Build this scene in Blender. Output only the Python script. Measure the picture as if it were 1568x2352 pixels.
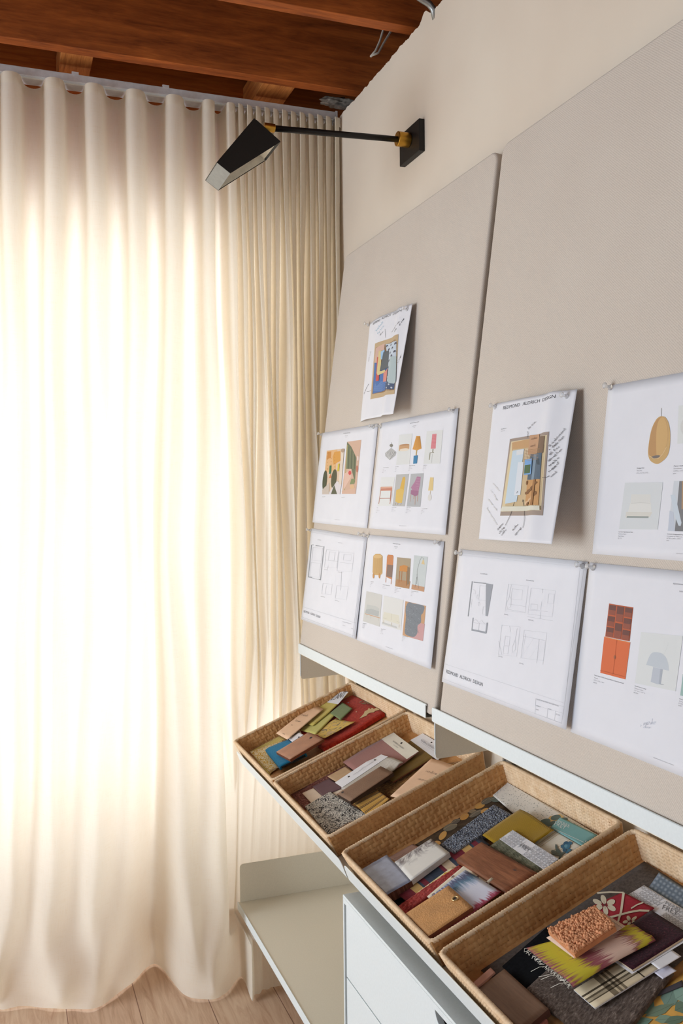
import bpy, bmesh, math, random
import numpy as np
from mathutils import Vector, Matrix
random.seed(7); rng = np.random.default_rng(7)
for o in list(bpy.data.objects): bpy.data.objects.remove(o)
scene = bpy.context.scene
COL = scene.collection
# ------------------------------------------------------------------ camera
EYE = 1.42                       # eye height; floor is z = 0
FPX, YAW, PITCH, ROLL = 2107.3, math.radians(20.405), math.radians(-.959), math.radians(-.6395)
def cam_axes():
    f = np.array([math.sin(YAW)*math.cos(PITCH), math.cos(YAW)*math.cos(PITCH), math.sin(PITCH)])
    r0 = np.array([math.cos(YAW), -math.sin(YAW), 0.0]); u0 = np.cross(r0, f)
    r = math.cos(ROLL)*r0+math.sin(ROLL)*u0; u = -math.sin(ROLL)*r0+math.cos(ROLL)*u0
    return r, u, f
CR, CU, CF = cam_axes()
cd = bpy.data.cameras.new('camera'); cam = bpy.data.objects.new('camera', cd); COL.objects.link(cam)
cd.sensor_fit = 'HORIZONTAL'; cd.sensor_width = 24.0; cd.lens = FPX*24.0/1568
cd.clip_start = .02; cd.clip_end = 60
cam.matrix_world = Matrix([[CR[0], CU[0], -CF[0], 0], [CR[1], CU[1], -CF[1], 0], [CR[2], CU[2], -CF[2], EYE], [0, 0, 0, 1]])
scene.camera = cam
# ------------------------------------------------------------------ light and exposure
vs = scene.view_settings
vs.view_transform = 'Standard'; vs.look = 'None'; vs.gamma = 1.0; vs.use_curve_mapping = False
vs.exposure = .22
w = bpy.data.worlds.new('daylight'); scene.world = w; w.use_nodes = True
w.node_tree.nodes['Background'].inputs[0].default_value = (.80, .90, 1.0, 1)
w.node_tree.nodes['Background'].inputs[1].default_value = .55
def area(name, loc, target, sx, sy, power, col):
    l = bpy.data.lights.new(name, 'AREA'); l.shape = 'RECTANGLE'; l.size = sx; l.size_y = sy
    l.energy = power; l.color = col
    o = bpy.data.objects.new(name, l); COL.objects.link(o); o.location = loc
    d = Vector(target)-Vector(loc); o.rotation_euler = d.to_track_quat('-Z', 'Y').to_euler()
    return o
area('window_daylight', (-.43, 3.62, 1.38), (-.43, 2.5, 1.38), 2.9, 2.5, 64, (1.0, .98, .955))
area('side_window_daylight', (-3.05, 1.95, 1.15), (0, 1.85, 1.1), 1.9, 1.9, 88, (.83, .92, 1.0))
area('rear_window_daylight', (-1.2, -2.55, 1.75), (.2, 1.2, 1.25), 2.8, 1.9, 12, (.90, .95, 1.0))
# ------------------------------------------------------------------ geometry from sight lines
def ray(u, v):
    return ((u-784)/FPX)*CR - ((v-1176)/FPX)*CU + CF
E0 = np.array([0, 0, EYE])
def hit(u, v, P, N, h=0.0):
    d = ray(u, v); N = np.asarray(N, float)
    return E0 + d*(((np.asarray(P, float)+N*h-E0)@N)/(d@N))
def on_x(u, v, x): return hit(u, v, (x, 0, 0), (1, 0, 0))
def on_y(u, v, y): return hit(u, v, (0, y, 0), (0, 1, 0))
def on_z(u, v, z): return hit(u, v, (0, 0, z), (0, 0, 1))
def zoom(x0, y0, s): return lambda x, y: (x0+x/s, y0+y/s)
W = 1.068                        # right-hand wall
YB = 3.06                        # window wall
# ------------------------------------------------------------------ scene helpers
def lin(c):
    return tuple((x/255/12.92 if x/255 <= .04045 else ((x/255+.055)/1.055)**2.4) for x in c)+(1.0,)
def tag(o, label=None, cat=None, group=None, kind=None):
    if label: o['label'] = label
    if cat: o['category'] = cat
    if group: o['group'] = group
    if kind: o['kind'] = kind
    return o
def empty(name, loc=(0, 0, 0), rot=(0, 0, 0)):
    o = bpy.data.objects.new(name, None); COL.objects.link(o); o.location = loc; o.rotation_euler = rot
    o.empty_display_size = .05
    return o
def link_mesh(name, verts, faces, mats, parent=None, smooth=False, fm=None, uv=None, loc=None):
    me = bpy.data.meshes.new(name)
    verts = np.asarray(verts, float)
    if loc is None and parent is None:
        loc = verts.mean(0)
    if parent is not None and loc is None:
        pl = np.array(parent.location) if parent.parent is None else np.array(parent.parent.location)+np.array(parent.location)
        loc = pl; par_world = True
    me.from_pydata([tuple(v) for v in (verts-np.asarray(loc))], [], [tuple(f) for f in faces])
    for m in (mats if isinstance(mats, (list, tuple)) else [mats]): me.materials.append(m)
    if fm is not None: me.polygons.foreach_set('material_index', list(fm))
    if smooth: me.polygons.foreach_set('use_smooth', [True]*len(me.polygons))
    if uv is not None:
        ul = me.uv_layers.new(name='UVMap')
        idx = np.empty(len(me.loops), int); me.loops.foreach_get('vertex_index', idx)
        ul.data.foreach_set('uv', np.asarray(uv, float)[idx].ravel())
    me.update()
    o = bpy.data.objects.new(name, me); COL.objects.link(o)
    if parent is None: o.location = loc
    else: o.parent = parent      # vertices are relative to the parent's origin
    return o
class MB:
    "collects world-space shapes into one mesh"
    def __init__(s): s.v = []; s.f = []; s.m = []
    def add(s, v, f, m=0):
        k = len(s.v); s.v += [tuple(x) for x in v]; s.f += [tuple(i+k for i in q) for q in f]; s.m += [m]*len(f); return s
    def box(s, a, b, m=0):
        x0, y0, z0 = [min(p, q) for p, q in zip(a, b)]; x1, y1, z1 = [max(p, q) for p, q in zip(a, b)]
        return s.add([(x0, y0, z0), (x1, y0, z0), (x1, y1, z0), (x0, y1, z0), (x0, y0, z1), (x1, y0, z1), (x1, y1, z1), (x0, y1, z1)],
                     [(0, 3, 2, 1), (4, 5, 6, 7), (0, 1, 5, 4), (1, 2, 6, 5), (2, 3, 7, 6), (3, 0, 4, 7)], m)
    def prism(s, poly, d, m=0):
        "poly: list of 3-D points; d: extrusion vector"
        n = len(poly); d = np.asarray(d, float); p = [np.asarray(q, float) for q in poly]
        return s.add(p+[q+d for q in p], [tuple(range(n))[::-1], tuple(range(n, 2*n))]+[(i, (i+1) % n, n+(i+1) % n, n+i) for i in range(n)], m)
    def tube(s, pts, r, n=10, m=0, cap=True):
        pts = [np.asarray(p, float) for p in pts]; rr = r if hasattr(r, '__len__') else [r]*len(pts)
        v = []; prev = None
        for i, p in enumerate(pts):
            t = pts[min(i+1, len(pts)-1)]-pts[max(i-1, 0)]; t = t/np.linalg.norm(t)
            if prev is None:
                a = np.cross(t, (0, 0, 1) if abs(t[2]) < .9 else (1, 0, 0))
            else: a = prev-t*(prev@t)
            a = a/np.linalg.norm(a); prev = a; b = np.cross(t, a)
            v += [p+rr[i]*(math.cos(q)*a+math.sin(q)*b) for q in np.linspace(0, 2*math.pi, n, endpoint=False)]
        f = [(i*n+j, i*n+(j+1) % n, (i+1)*n+(j+1) % n, (i+1)*n+j) for i in range(len(pts)-1) for j in range(n)]
        if cap: f += [tuple(range(n))[::-1], tuple(range((len(pts)-1)*n, len(pts)*n))]
        return s.add(v, f, m)
    def build(s, name, mats, parent=None, smooth=False, bevel=0, seg=2, loc=None):
        o = link_mesh(name, s.v, s.f, mats, parent, smooth, s.m, loc=loc)
        bm = bmesh.new(); bm.from_mesh(o.data); bmesh.ops.recalc_face_normals(bm, faces=bm.faces)
        bm.to_mesh(o.data); bm.free()
        if bevel:
            b = o.modifiers.new('bevel', 'BEVEL'); b.width = bevel; b.segments = seg; b.limit_method = 'ANGLE'; b.angle_limit = .6
            o.data.polygons.foreach_set('use_smooth', [True]*len(o.data.polygons))
            o.modifiers.new('wn', 'WEIGHTED_NORMAL').keep_sharp = True
        return o
# ------------------------------------------------------------------ materials
MATS = {}
class NT:
    def __init__(s, name):
        s.m = bpy.data.materials.new(name); s.m.use_nodes = True; s.t = s.m.node_tree; s.p = s.t.nodes['Principled BSDF']
    def n(s, typ, ins=None, **kw):
        nd = s.t.nodes.new(typ)
        for k, v in kw.items(): setattr(nd, k, v)
        for k, v in (ins or {}).items(): s.set(nd.inputs[k], v)
        return nd
    def set(s, sock, v):
        if hasattr(v, 'is_output') or hasattr(v, 'links') and hasattr(v, 'node'): s.t.links.new(v, sock)
        else: sock.default_value = v
    def coord(s, kind='UV'): return s.n('ShaderNodeTexCoord').outputs[kind]
    def mapping(s, vec, scale=(1, 1, 1), rot=(0, 0, 0), loc=(0, 0, 0)):
        return s.n('ShaderNodeMapping', {'Vector': vec, 'Scale': scale, 'Rotation': rot, 'Location': loc}).outputs[0]
    def noise(s, vec, scale, detail=3, rough=.5, dist=0.0, out='Fac'):
        return s.n('ShaderNodeTexNoise', {'Vector': vec, 'Scale': scale, 'Detail': detail, 'Roughness': rough, 'Distortion': dist}).outputs[out]
    def vor(s, vec, scale, feature='F1', out='Distance', rnd=1.0):
        return s.n('ShaderNodeTexVoronoi', {'Vector': vec, 'Scale': scale, 'Randomness': rnd}, feature=feature).outputs[out]
    def wave(s, vec, scale, dist=0.0, det=2, dscale=1.0, axis='X', kind='BANDS', prof='SIN'):
        nd = s.n('ShaderNodeTexWave', {'Vector': vec, 'Scale': scale, 'Distortion': dist, 'Detail': det, 'Detail Scale': dscale}, wave_type=kind, wave_profile=prof)
        if kind == 'BANDS': nd.bands_direction = axis
        return nd.outputs['Fac']
    def ramp(s, fac, stops, interp='LINEAR'):
        nd = s.n('ShaderNodeValToRGB', {'Fac': fac}); cr = nd.color_ramp; cr.interpolation = interp
        while len(cr.elements) < len(stops): cr.elements.new(.5)
        for e, (p, c) in zip(cr.elements, stops): e.position = p; e.color = lin(c) if len(c) == 3 else c
        return nd.outputs['Color']
    def math(s, op, a, b=0.0):
        nd = s.n('ShaderNodeMath', operation=op); s.set(nd.inputs[0], a); s.set(nd.inputs[1], b); return nd.outputs[0]
    def mix(s, fac, a, b, mode='MIX'):
        nd = s.n('ShaderNodeMix', data_type='RGBA', blend_type=mode)
        s.set(nd.inputs['Factor'], fac); s.set(nd.inputs[6], a); s.set(nd.inputs[7], b); return nd.outputs[2]
    def bump(s, h, strength=.3, dist=.001):
        s.t.links.new(s.n('ShaderNodeBump', {'Height': h, 'Strength': strength, 'Distance': dist}).outputs[0], s.p.inputs['Normal'])
    def done(s, col, rough=.7, metal=0.0, spec=.4, sheen=0.0):
        s.set(s.p.inputs['Base Color'], col); s.set(s.p.inputs['Roughness'], rough); s.set(s.p.inputs['Metallic'], metal)
        s.p.inputs['Specular IOR Level'].default_value = spec
        if sheen: s.p.inputs['Sheen Weight'].default_value = sheen
        MATS[s.m.name] = s.m
        return s.m
def cached(fn):
    def g(name, *a, **k): return MATS[name] if name in MATS else fn(name, *a, **k)
    return g
@cached
def plain(name, c, rough=.6, spec=.4, metal=0.0, var=.04, scale=60, bump=0.0, coord='Object'):
    t = NT(name); v = t.coord(coord); n = t.noise(v, scale, 3)
    hi = tuple(min(255, x*(1+var)) for x in c); lo = tuple(x*(1-var) for x in c)
    if bump: t.bump(t.noise(v, scale*6, 2), bump, .0008)
    return t.done(t.ramp(n, [(.3, lo), (.7, hi)]), rough, metal, spec)
@cached
def fabric(name, c1, c2, freq=420, rough=.9, bump=.35, big=0.0):
    "woven cloth: fine crossed threads, freq threads per metre"
    t = NT(name); v = t.coord('UV')
    k = freq/6.283*math.pi*.31831
    a = t.wave(v, k, .6, 1, 2, 'X'); b = t.wave(v, k, .6, 1, 2, 'Y')
    h = t.math('MULTIPLY', a, b); nz = t.noise(v, freq*.5, 2)
    f = t.math('ADD', t.math('MULTIPLY', h, .6), t.math('MULTIPLY', nz, .55))
    col = t.ramp(f, [(.2, c1), (.8, c2)])
    t.bump(h, bump, .0008)
    return t.done(col, rough, 0, .15, .15)
@cached
def speckle(name, c1, c2, scale=150, lo=.45, hi=.6, rough=.9, bump=.5, c3=None):
    t = NT(name); v = t.coord('UV'); n = t.noise(v, scale, 4, .65, .4)
    st = [(lo, c1), (hi, c2)]+([(min(.98, hi+.12), c3)] if c3 else [])
    t.bump(n, bump, .002)
    return t.done(t.ramp(n, st), rough, 0, .15, .1)
@cached
def wood(name, c1, c2, scale=26, axis=0, rough=.5, coord='UV', c3=None, stretch=14):
    t = NT(name); v = t.coord(coord)
    sc = [stretch]*3; sc[axis] = 1.0
    m = t.mapping(v, tuple(x*scale/14 for x in sc))
    n = t.noise(m, 3.2, 5, .6, .8); n2 = t.noise(m, 17, 3, .6, .3)
    f = t.math('ADD', t.math('MULTIPLY', n, .72), t.math('MULTIPLY', n2, .3))
    t.bump(n2, .12, .0006)
    return t.done(t.ramp(f, [(.34, c1), (.66, c2)]+([(.8, c3)] if c3 else [])), rough, 0, .3)
@cached
def stripes(name, bands, period, axis='X', rough=.9):
    "bands: (start 0..1, colour) repeated every period metres"
    t = NT(name); v = t.coord('UV')
    s = t.n('ShaderNodeSeparateXYZ', {0: v}).outputs[axis]
    fr = t.math('FRACT', t.math('DIVIDE', s, period))
    th = t.wave(v, 130, .5, 1, 1, 'DIAGONAL')
    col = t.mix(t.math('MULTIPLY', th, .10), t.ramp(fr, bands, 'CONSTANT'), lin((40, 30, 30)))
    t.bump(th, .3, .0008)
    return t.done(col, rough, 0, .15, .1)
@cached
def leather(name, c, scale=420, rough=.5):
    t = NT(name); v = t.coord('UV'); d = t.vor(v, scale); n = t.noise(v, 30, 3)
    t.bump(d, .55, .0012)
    return t.done(t.ramp(n, [(.3, tuple(x*.93 for x in c)), (.7, tuple(min(255, x*1.04) for x in c))]), rough, 0, .4)
@cached
def flat(name, c, rough=.75):
    t = NT(name); return t.done(lin(c), rough, 0, .2)
def ink(c):
    c = tuple(int(x*.95+(222-x*.95)*.2) for x in c); return flat('ink_%02x%02x%02x' % c, c)  # inks paled toward the paper: glancing sheen put into the colour
# setting materials
def plaster():
    t = NT('cream_plaster'); v = t.coord('Object'); n = t.noise(v, 2.2, 3); n2 = t.noise(v, 60, 4)
    t.bump(n2, .08, .002); return t.done(t.ramp(n, [(.3, (214, 200, 184)), (.7, (222, 211, 196))]), .85, 0, .2)
M_PLASTER = plaster()
M_JOIST = wood('fir_joist', (112, 53, 21), (184, 100, 44), 16, 0, .6, 'Object', (206, 124, 62), 9)
M_BLOCK = wood('fir_block', (150, 84, 40), (206, 134, 72), 22, 1, .6, 'Object')
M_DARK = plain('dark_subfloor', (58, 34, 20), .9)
M_WOODWALL = wood('orange_wood_panel', (150, 74, 28), (190, 104, 46), 16, 0, .6, 'Object')
def oak():
    t = NT('oak_planks'); v = t.coord('Object')
    br = t.n('ShaderNodeTexBrick', {'Vector': t.mapping(v, (1, 1, 1), (0, 0, math.pi/2), (.06, .04, 0)), 'Color1': (.62, .62, .62, 1), 'Color2': (.45, .45, .45, 1), 'Mortar': (0, 0, 0, 1),
            'Scale': 1.0, 'Mortar Size': .0013, 'Brick Width': 1.6, 'Row Height': .19}, offset=.37)
    m = t.mapping(v, (22, 2.2, 1)); n = t.noise(m, 2.0, 5, .62, 1.3)
    g = t.ramp(n, [(.3, (186, 150, 124)), (.55, (212, 180, 154)), (.75, (224, 196, 172))])
    c = t.mix(.35, g, br.outputs['Color'], 'OVERLAY')
    c = t.mix(t.math('MULTIPLY', br.outputs['Fac'], .6), c, lin((84, 58, 42)))
    t.bump(n, .08, .001)
    return t.done(c, .5, 0, .35)
M_OAK = oak()
M_SHELF = plain('warm_grey_powder_coat', (226, 220, 205), .45, .35, 0, .012, 300, .05)
M_WHITE = plain('pale_grey_enamel', (221, 229, 232), .4, .4, 0, .01, 200)
M_TRACK = plain('white_curtain_rail', (206, 208, 214), .4, .4)
M_BLACK = plain('black_metal', (20, 18, 17), .5, .4, 0, .08, 200)
M_BRASS = plain('brass', (198, 150, 62), .32, .5, 1.0)
M_INNER = plain('cream_enamel', (228, 224, 210), .5)
M_GREY = plain('grey_metal_end', (140, 140, 135), .6)
M_STEEL = plain('galvanised_steel', (150, 152, 152), .4, .5, .8)
# ------------------------------------------------------------------ room
def struct(name, mb, mats, **k): return tag(mb.build(name, mats, **k), kind='structure')
XL, YF, ZT = -3.2, -2.8, EYE+1.62
struct('floor', MB().box((XL, YF, -.05), (W+.2, YB+.15, 0)), M_OAK, loc=(0, 0, 0))
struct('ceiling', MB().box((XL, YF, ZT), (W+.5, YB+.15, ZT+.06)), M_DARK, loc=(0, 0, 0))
# right wall with a ragged plaster top
WT = EYE+1.252
ys = np.linspace(YF, YB, 1400); jag = .0022*rng.standard_normal(1400)
jag = np.convolve(jag, np.ones(5)/3.2, 'same')+.002*np.sin(ys*9)
for yc, a in ((2.205, .012), (2.19, .007), (1.9, .004)): jag += a*np.exp(-((ys-yc)/.022)**2)
mb = MB(); v = []
for i, y in enumerate(ys): v += [(W, y, 0), (W, y, WT+jag[i]), (W+.13, y, WT+jag[i]*.4-.004), (W+.13, y, 0)]
f = []
for i in range(1399):
    a, b = 4*i, 4*i+4
    f += [(a, b, b+1, a+1), (a+1, b+1, b+2, a+2), (a+2, b+2, b+3, a+3), (a+3, b+3, b, a)]
f += [(0, 1, 2, 3), (4*1399+3, 4*1399+2, 4*1399+1, 4*1399)]
mb.add(v, f); struct('wall_right', mb, M_PLASTER, loc=(0, 0, 0))
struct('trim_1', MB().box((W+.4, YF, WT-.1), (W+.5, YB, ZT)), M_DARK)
# window wall: wooden header, plaster sill and left jamb, bounce-tinted right jamb
WX0, WX1, WZ0, WZ1 = -.95, .96, .37, 2.36
mb = MB().box((XL, YB, 0), (WX0, YB+.15, ZT), 2).box((WX1, YB, 0), (W+.5, YB+.15, WZ1), 1).box((WX1, YB, WZ1), (W+.5, YB+.15, ZT), 0).box((WX0, YB, 0), (WX1, YB+.15, WZ0), 2).box((WX0, YB, WZ1), (WX1, YB+.15, ZT), 0)
M_YELLOW = plain('yellow_bounce_tint', (244, 214, 118), .8, .2, 0, .02, 20)  # unseen right jamb, yellow added to bounce warm light into the gathered folds
struct('wall_back', mb, [M_WOODWALL, M_YELLOW, M_PLASTER], loc=(0, 0, 0))
root = tag(empty('window_1', ((WX0+WX1)/2, YB, WZ0)), kind='structure')
MB().box((WX0, YB+.03, WZ0), (WX1, YB+.10, WZ0+.05)).box((WX0, YB+.03, WZ1-.05), (WX1, YB+.10, WZ1)).box((WX0, YB+.03, WZ0+.05), (WX0+.05, YB+.10, WZ1-.05)).box((WX1-.05, YB+.03, WZ0+.05), (WX1, YB+.10, WZ1-.05)).box((-.30, YB+.03, WZ0+.05), (-.255, YB+.10, WZ1-.05)).build('window_frame', M_WOODWALL, root)
def pane_mat():
    t = NT('window_glass'); g = t.n('ShaderNodeBsdfGlossy', {'Roughness': .02}); tr = t.n('ShaderNodeBsdfTransparent')
    mx = t.n('ShaderNodeMixShader', {0: .06}); t.t.links.new(tr.outputs[0], mx.inputs[1]); t.t.links.new(g.outputs[0], mx.inputs[2])
    t.t.links.new(mx.outputs[0], t.t.nodes['Material Output'].inputs[0]); return t.m
M_GLASS = pane_mat()
MB().box((WX0+.05, YB+.06, WZ0+.05), (-.30, YB+.066, WZ1-.05)).build('window_pane', M_GLASS, root)
MB().box((-.255, YB+.06, WZ0+.05), (WX1-.05, YB+.066, WZ1-.05)).build('window_pane', M_GLASS, root)
# walls behind the viewpoint, each with the opening its daylight comes through
struct('wall_left', MB().box((XL-.12, YF, 0), (XL, .95, ZT)).box((XL-.12, 2.95, 0), (XL, YB, ZT)).box((XL-.12, .95, 0), (XL, 2.95, .15)).box((XL-.12, .95, 2.15), (XL, 2.95, ZT)), M_PLASTER, loc=(0, 0, 0))
struct('wall_front', MB().box((XL, YF-.12, 0), (-2.7, YF, ZT)).box((.3, YF-.12, 0), (W+.1, YF, ZT)).box((-2.7, YF-.12, 0), (.3, YF, .7)).box((-2.7, YF-.12, 2.75), (.3, YF, ZT)), M_PLASTER, loc=(0, 0, 0))
# ------------------------------------------------------------------ joists, blocking, loose ends overhead
def joist(y, z, label, group=None):
    mb = MB().box((XL, y, z), (W+.38, y+.043, z+.30))
    return tag(mb.build('ceiling_joist', M_JOIST, bevel=.002, loc=(0, y, z)), label, 'beam', group)
J1Y, J1Z, J2Y, J2Z = 2.757, EYE+1.300, 2.311, EYE+1.288
joist(J1Y, J1Z, 'reddish fir ceiling joist just in front of the curtain rail')
joist(J2Y, J2Z, 'second fir ceiling joist from the curtain, cut off by the top of the view')
for k in range(1, 5): joist(J2Y-.447*k, J2Z, 'bare fir ceiling joist nearer the camera than the two in view', 'ceiling joists behind the viewpoint')
def block(u0, u1, v, label):
    a, b = on_y(u0, v, 2.83), on_y(u1, v, 2.83)
    tag(MB().box((a[0], J1Y+.043, a[2]), (b[0], YB, a[2]+.09)).build('blocking', M_BLOCK, bevel=.002), label, 'wood block')
block(140, 214, 122, 'short fir block over the curtain rail above the wide folds')
block(600, 672, 198, 'short fir block over the curtain rail near the corner')
# conduit bend beside the wall top
pts = [on_y(u, v, 2.15)*1.0 for u, v in ((900, -60), (940, -22), (968, -2), (985, 9), (995, 22), (1000, 44))]
tag(MB().tube(pts, .0085, 12).build('conduit', M_STEEL, smooth=True), 'grey metal conduit bending into the wall top above the second joist', 'conduit')
rt = tag(empty('cable', on_y(852, 130, 2.5)), 'pale twin cable dangling in the dark gap behind the second joist', 'cable')
M_CABLE = plain('pale_cable', (190, 186, 176), .5)
MB().tube([on_y(u, v, 2.5) for u, v in ((885, 40), (880, 68), (872, 95), (862, 117), (851, 130))], .0032, 8).build('strand', M_CABLE, rt, True)
MB().tube([on_y(u, v, 2.5) for u, v in ((915, 40), (897, 72), (880, 100), (868, 122), (852, 128))], .0032, 8).build('strand', M_CABLE, rt, True)
# crumpled wadding in the corner above the rail
bm = bmesh.new(); bmesh.ops.create_icosphere(bm, subdivisions=5, radius=1)
c = on_y(775, 236, 2.93)
for q in bm.verts:
    p = np.array(q.co); n = sum(math.sin(p@d*k+ph)/k*2.2 for d, k, ph in ((np.array([1, .4, .2]), 5, 0), (np.array([-.3, 1, .6]), 7, 1), (np.array([.2, -.5, 1]), 9, 2), (np.array([.9, .7, -1]), 15, 3)))
    r = 1+.35*n; q.co = Vector((c[0]+p[0]*.052*r, c[1]+p[1]*.03*r, c[2]+p[2]*.014*r))
me = bpy.data.meshes.new('wadding'); bm.to_mesh(me); bm.free(); me.materials.append(plain('grey_wadding', (168, 164, 156), .7, .3, 0, .2, 60))
o = bpy.data.objects.new('wadding', me); COL.objects.link(o); tag(o, 'crumpled grey wadding stuffed above the curtain rail in the corner', 'wadding')
# ------------------------------------------------------------------ curtain rail and curtain
TZ = EYE+1.243
rt = tag(empty('curtain_rail', (0, 2.885, TZ)), 'long white curtain rail fixed under the wood blocks', 'curtain rail')
MB().box((-1.2, 2.852, TZ), (1.055, 2.918, TZ+.024)).build('rail', M_TRACK, rt, bevel=.002)
MB().box((-1.2, 2.856, TZ-.004), (1.05, 2.864, TZ-.0)).build('glide_lip', M_WHITE, rt)
MB().box((1.055, 2.850, TZ-.003), (1.062, 2.920, TZ+.026)).build('end_cap', M_TRACK, rt)
for u in (345, 760):
    p = on_y(u*.5, 150, 2.85); MB().box((p[0]-.01, 2.85, TZ+.022), (p[0]+.01, 2.92, TZ+.030)).build('bracket', M_TRACK, rt)
def linen():
    t = NT('cream_linen'); v = t.coord('UV')
    a = t.noise(t.mapping(v, (700, 26, 1)), 1, 3); b = t.noise(t.mapping(v, (26, 700, 1)), 1, 3)
    th = t.math('ADD', a, b)
    colr = t.ramp(th, [(.6, (238, 230, 218)), (1.4, (244, 238, 228))]); 
    colt = t.ramp(th, [(.6, (247, 238, 218)), (1.4, (251, 245, 231))])
    d = t.n('ShaderNodeBsdfDiffuse', {'Color': colr}); tl = t.n('ShaderNodeBsdfTranslucent', {'Color': colt})
    mx = t.n('ShaderNodeMixShader', {0: .52}); t.t.links.new(d.outputs[0], mx.inputs[1]); t.t.links.new(tl.outputs[0], mx.inputs[2])
    t.t.links.new(mx.outputs[0], t.t.nodes['Material Output'].inputs[0]); return t.m
M_LINEN = linen()
YC = 2.875; AMP = .050
top, mid, bot = [], [], []
def add_ctrl(t_, m_, b_): top.append(t_); mid.append(m_); bot.append(b_)
def tx(u, y, v=200): return on_y(u, v, y)[0]
crest_t = [-352, -258, -164, -70, 25, 125, 215, 310, 400, 480]
crest_m = [-350, -255, -150, -58, 40, 118, 236, 318, 384, 490]
floor_px = [(-352, 2325), (-258, 2308), (-164, 2322), (-70, 2316), (8, 2322), (112, 2318), (212, 2320), (300, 2262), (424, 2286), (520, 2286)]
trough_px = {3: (-20, 2314), 4: (60, 2315), 5: (165, 2316), 6: (258, 2298), 7: (357, 2217), 8: (476, 2297), 9: (553, 2246)}
stack_t = list(np.linspace(527, 768, 13))
fs = on_z(577, 2300, .0); 
for k in range(10):
    add_ctrl((tx(crest_t[k], YC-AMP), YC-AMP), (tx(crest_m[k], YC-AMP, 1150), YC-AMP*(.95+.45*((k*7) % 3-1)*.5)), tuple(on_z(*floor_px[k], 0)[:2]))
    nt = crest_t[k+1] if k < 9 else 515
    nm = crest_m[k+1] if k < 9 else 545
    ut, um = (crest_t[k]+nt)/2, (crest_m[k]+nm)/2
    tp = trough_px.get(k)
    if tp is None:
        q = np.array(floor_px[k])*.5+np.array(floor_px[min(k+1, 9)])*.5; tp = (q[0], q[1]-14)
    add_ctrl((tx(ut, YC+AMP), YC+AMP), (tx(um, YC+AMP, 1150), YC+AMP*(.75+.3*((k*5) % 3-1))), tuple(on_z(*tp, 0)[:2]))
NS = len(stack_t)
for k, u in enumerate(stack_t):
    x0 = tx(u, YC-AMP); nx = tx(u+10, YC+AMP*.7)
    g = k/(NS-1)
    xm = tx(556, YC-AMP, 1150)*(1-g)+1.035*g; xb = fs[0]*(1-g)+1.02*g
    w1, w2 = .010*math.sin(k*2.3), .018*math.sin(k*1.7+1)
    add_ctrl((x0, YC-AMP+.004*math.sin(k*3)), (xm+w1, YC-AMP*1.05+.020*math.sin(k*1.9)), (xb, fs[1]+.16*g+.012*math.sin(k*1.1)))
    add_ctrl((nx, YC+AMP*.7), (xm+w1+.014, YC+AMP*.7+w2), (xb+.014, fs[1]+.012+.16*g+.012*math.sin(k*1.1+.5)))
def spline(P, t):
    P = np.asarray(P, float); n = len(P); i = np.clip(np.floor(t).astype(int), 0, n-2); f = (t-i)[:, None]
    p0, p1, p2, p3 = P[np.clip(i-1, 0, n-1)], P[i], P[i+1], P[np.clip(i+2, 0, n-1)]
    m1, m2 = (p2-p0)*.5, (p3-p1)*.5
    return (2*f**3-3*f**2+1)*p1+(f**3-2*f**2+f)*m1+(-2*f**3+3*f**2)*p2+(f**3-f**2)*m2
EX = 6                              # more folds on past the edge of the view
for A_ in (top, mid, bot):
    dx = (A_[2][0]-A_[0][0])
    for j in range(EX): A_.insert(0, (A_[1][0]-.118, A_[1][1]+.006*math.sin(j*2.0))); A_.insert(0, (A_[1][0]-.118, A_[1][1]+.006*math.cos(j*1.7)))
nsz, nzz = 920, 150
tt = np.linspace(0, len(top)-1, nsz)
T_, M_, B_ = spline(top, tt), spline(mid, tt), spline(bot, tt)
tt = tt-2*EX
# broad rounded fronts and narrow backs on every fold
sw = np.clip((tt-18.6)/1.2, 0, 1)
for A_ in (T_, M_):
    q = np.clip((A_[:, 1]-(YC-AMP))/(2*AMP), 0, 1); A_[:, 1] = np.where((A_[:, 1] > YC-AMP) & (A_[:, 1] < YC+AMP), YC-AMP+2*AMP*q**(1.15+1.1*sw), A_[:, 1])
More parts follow.
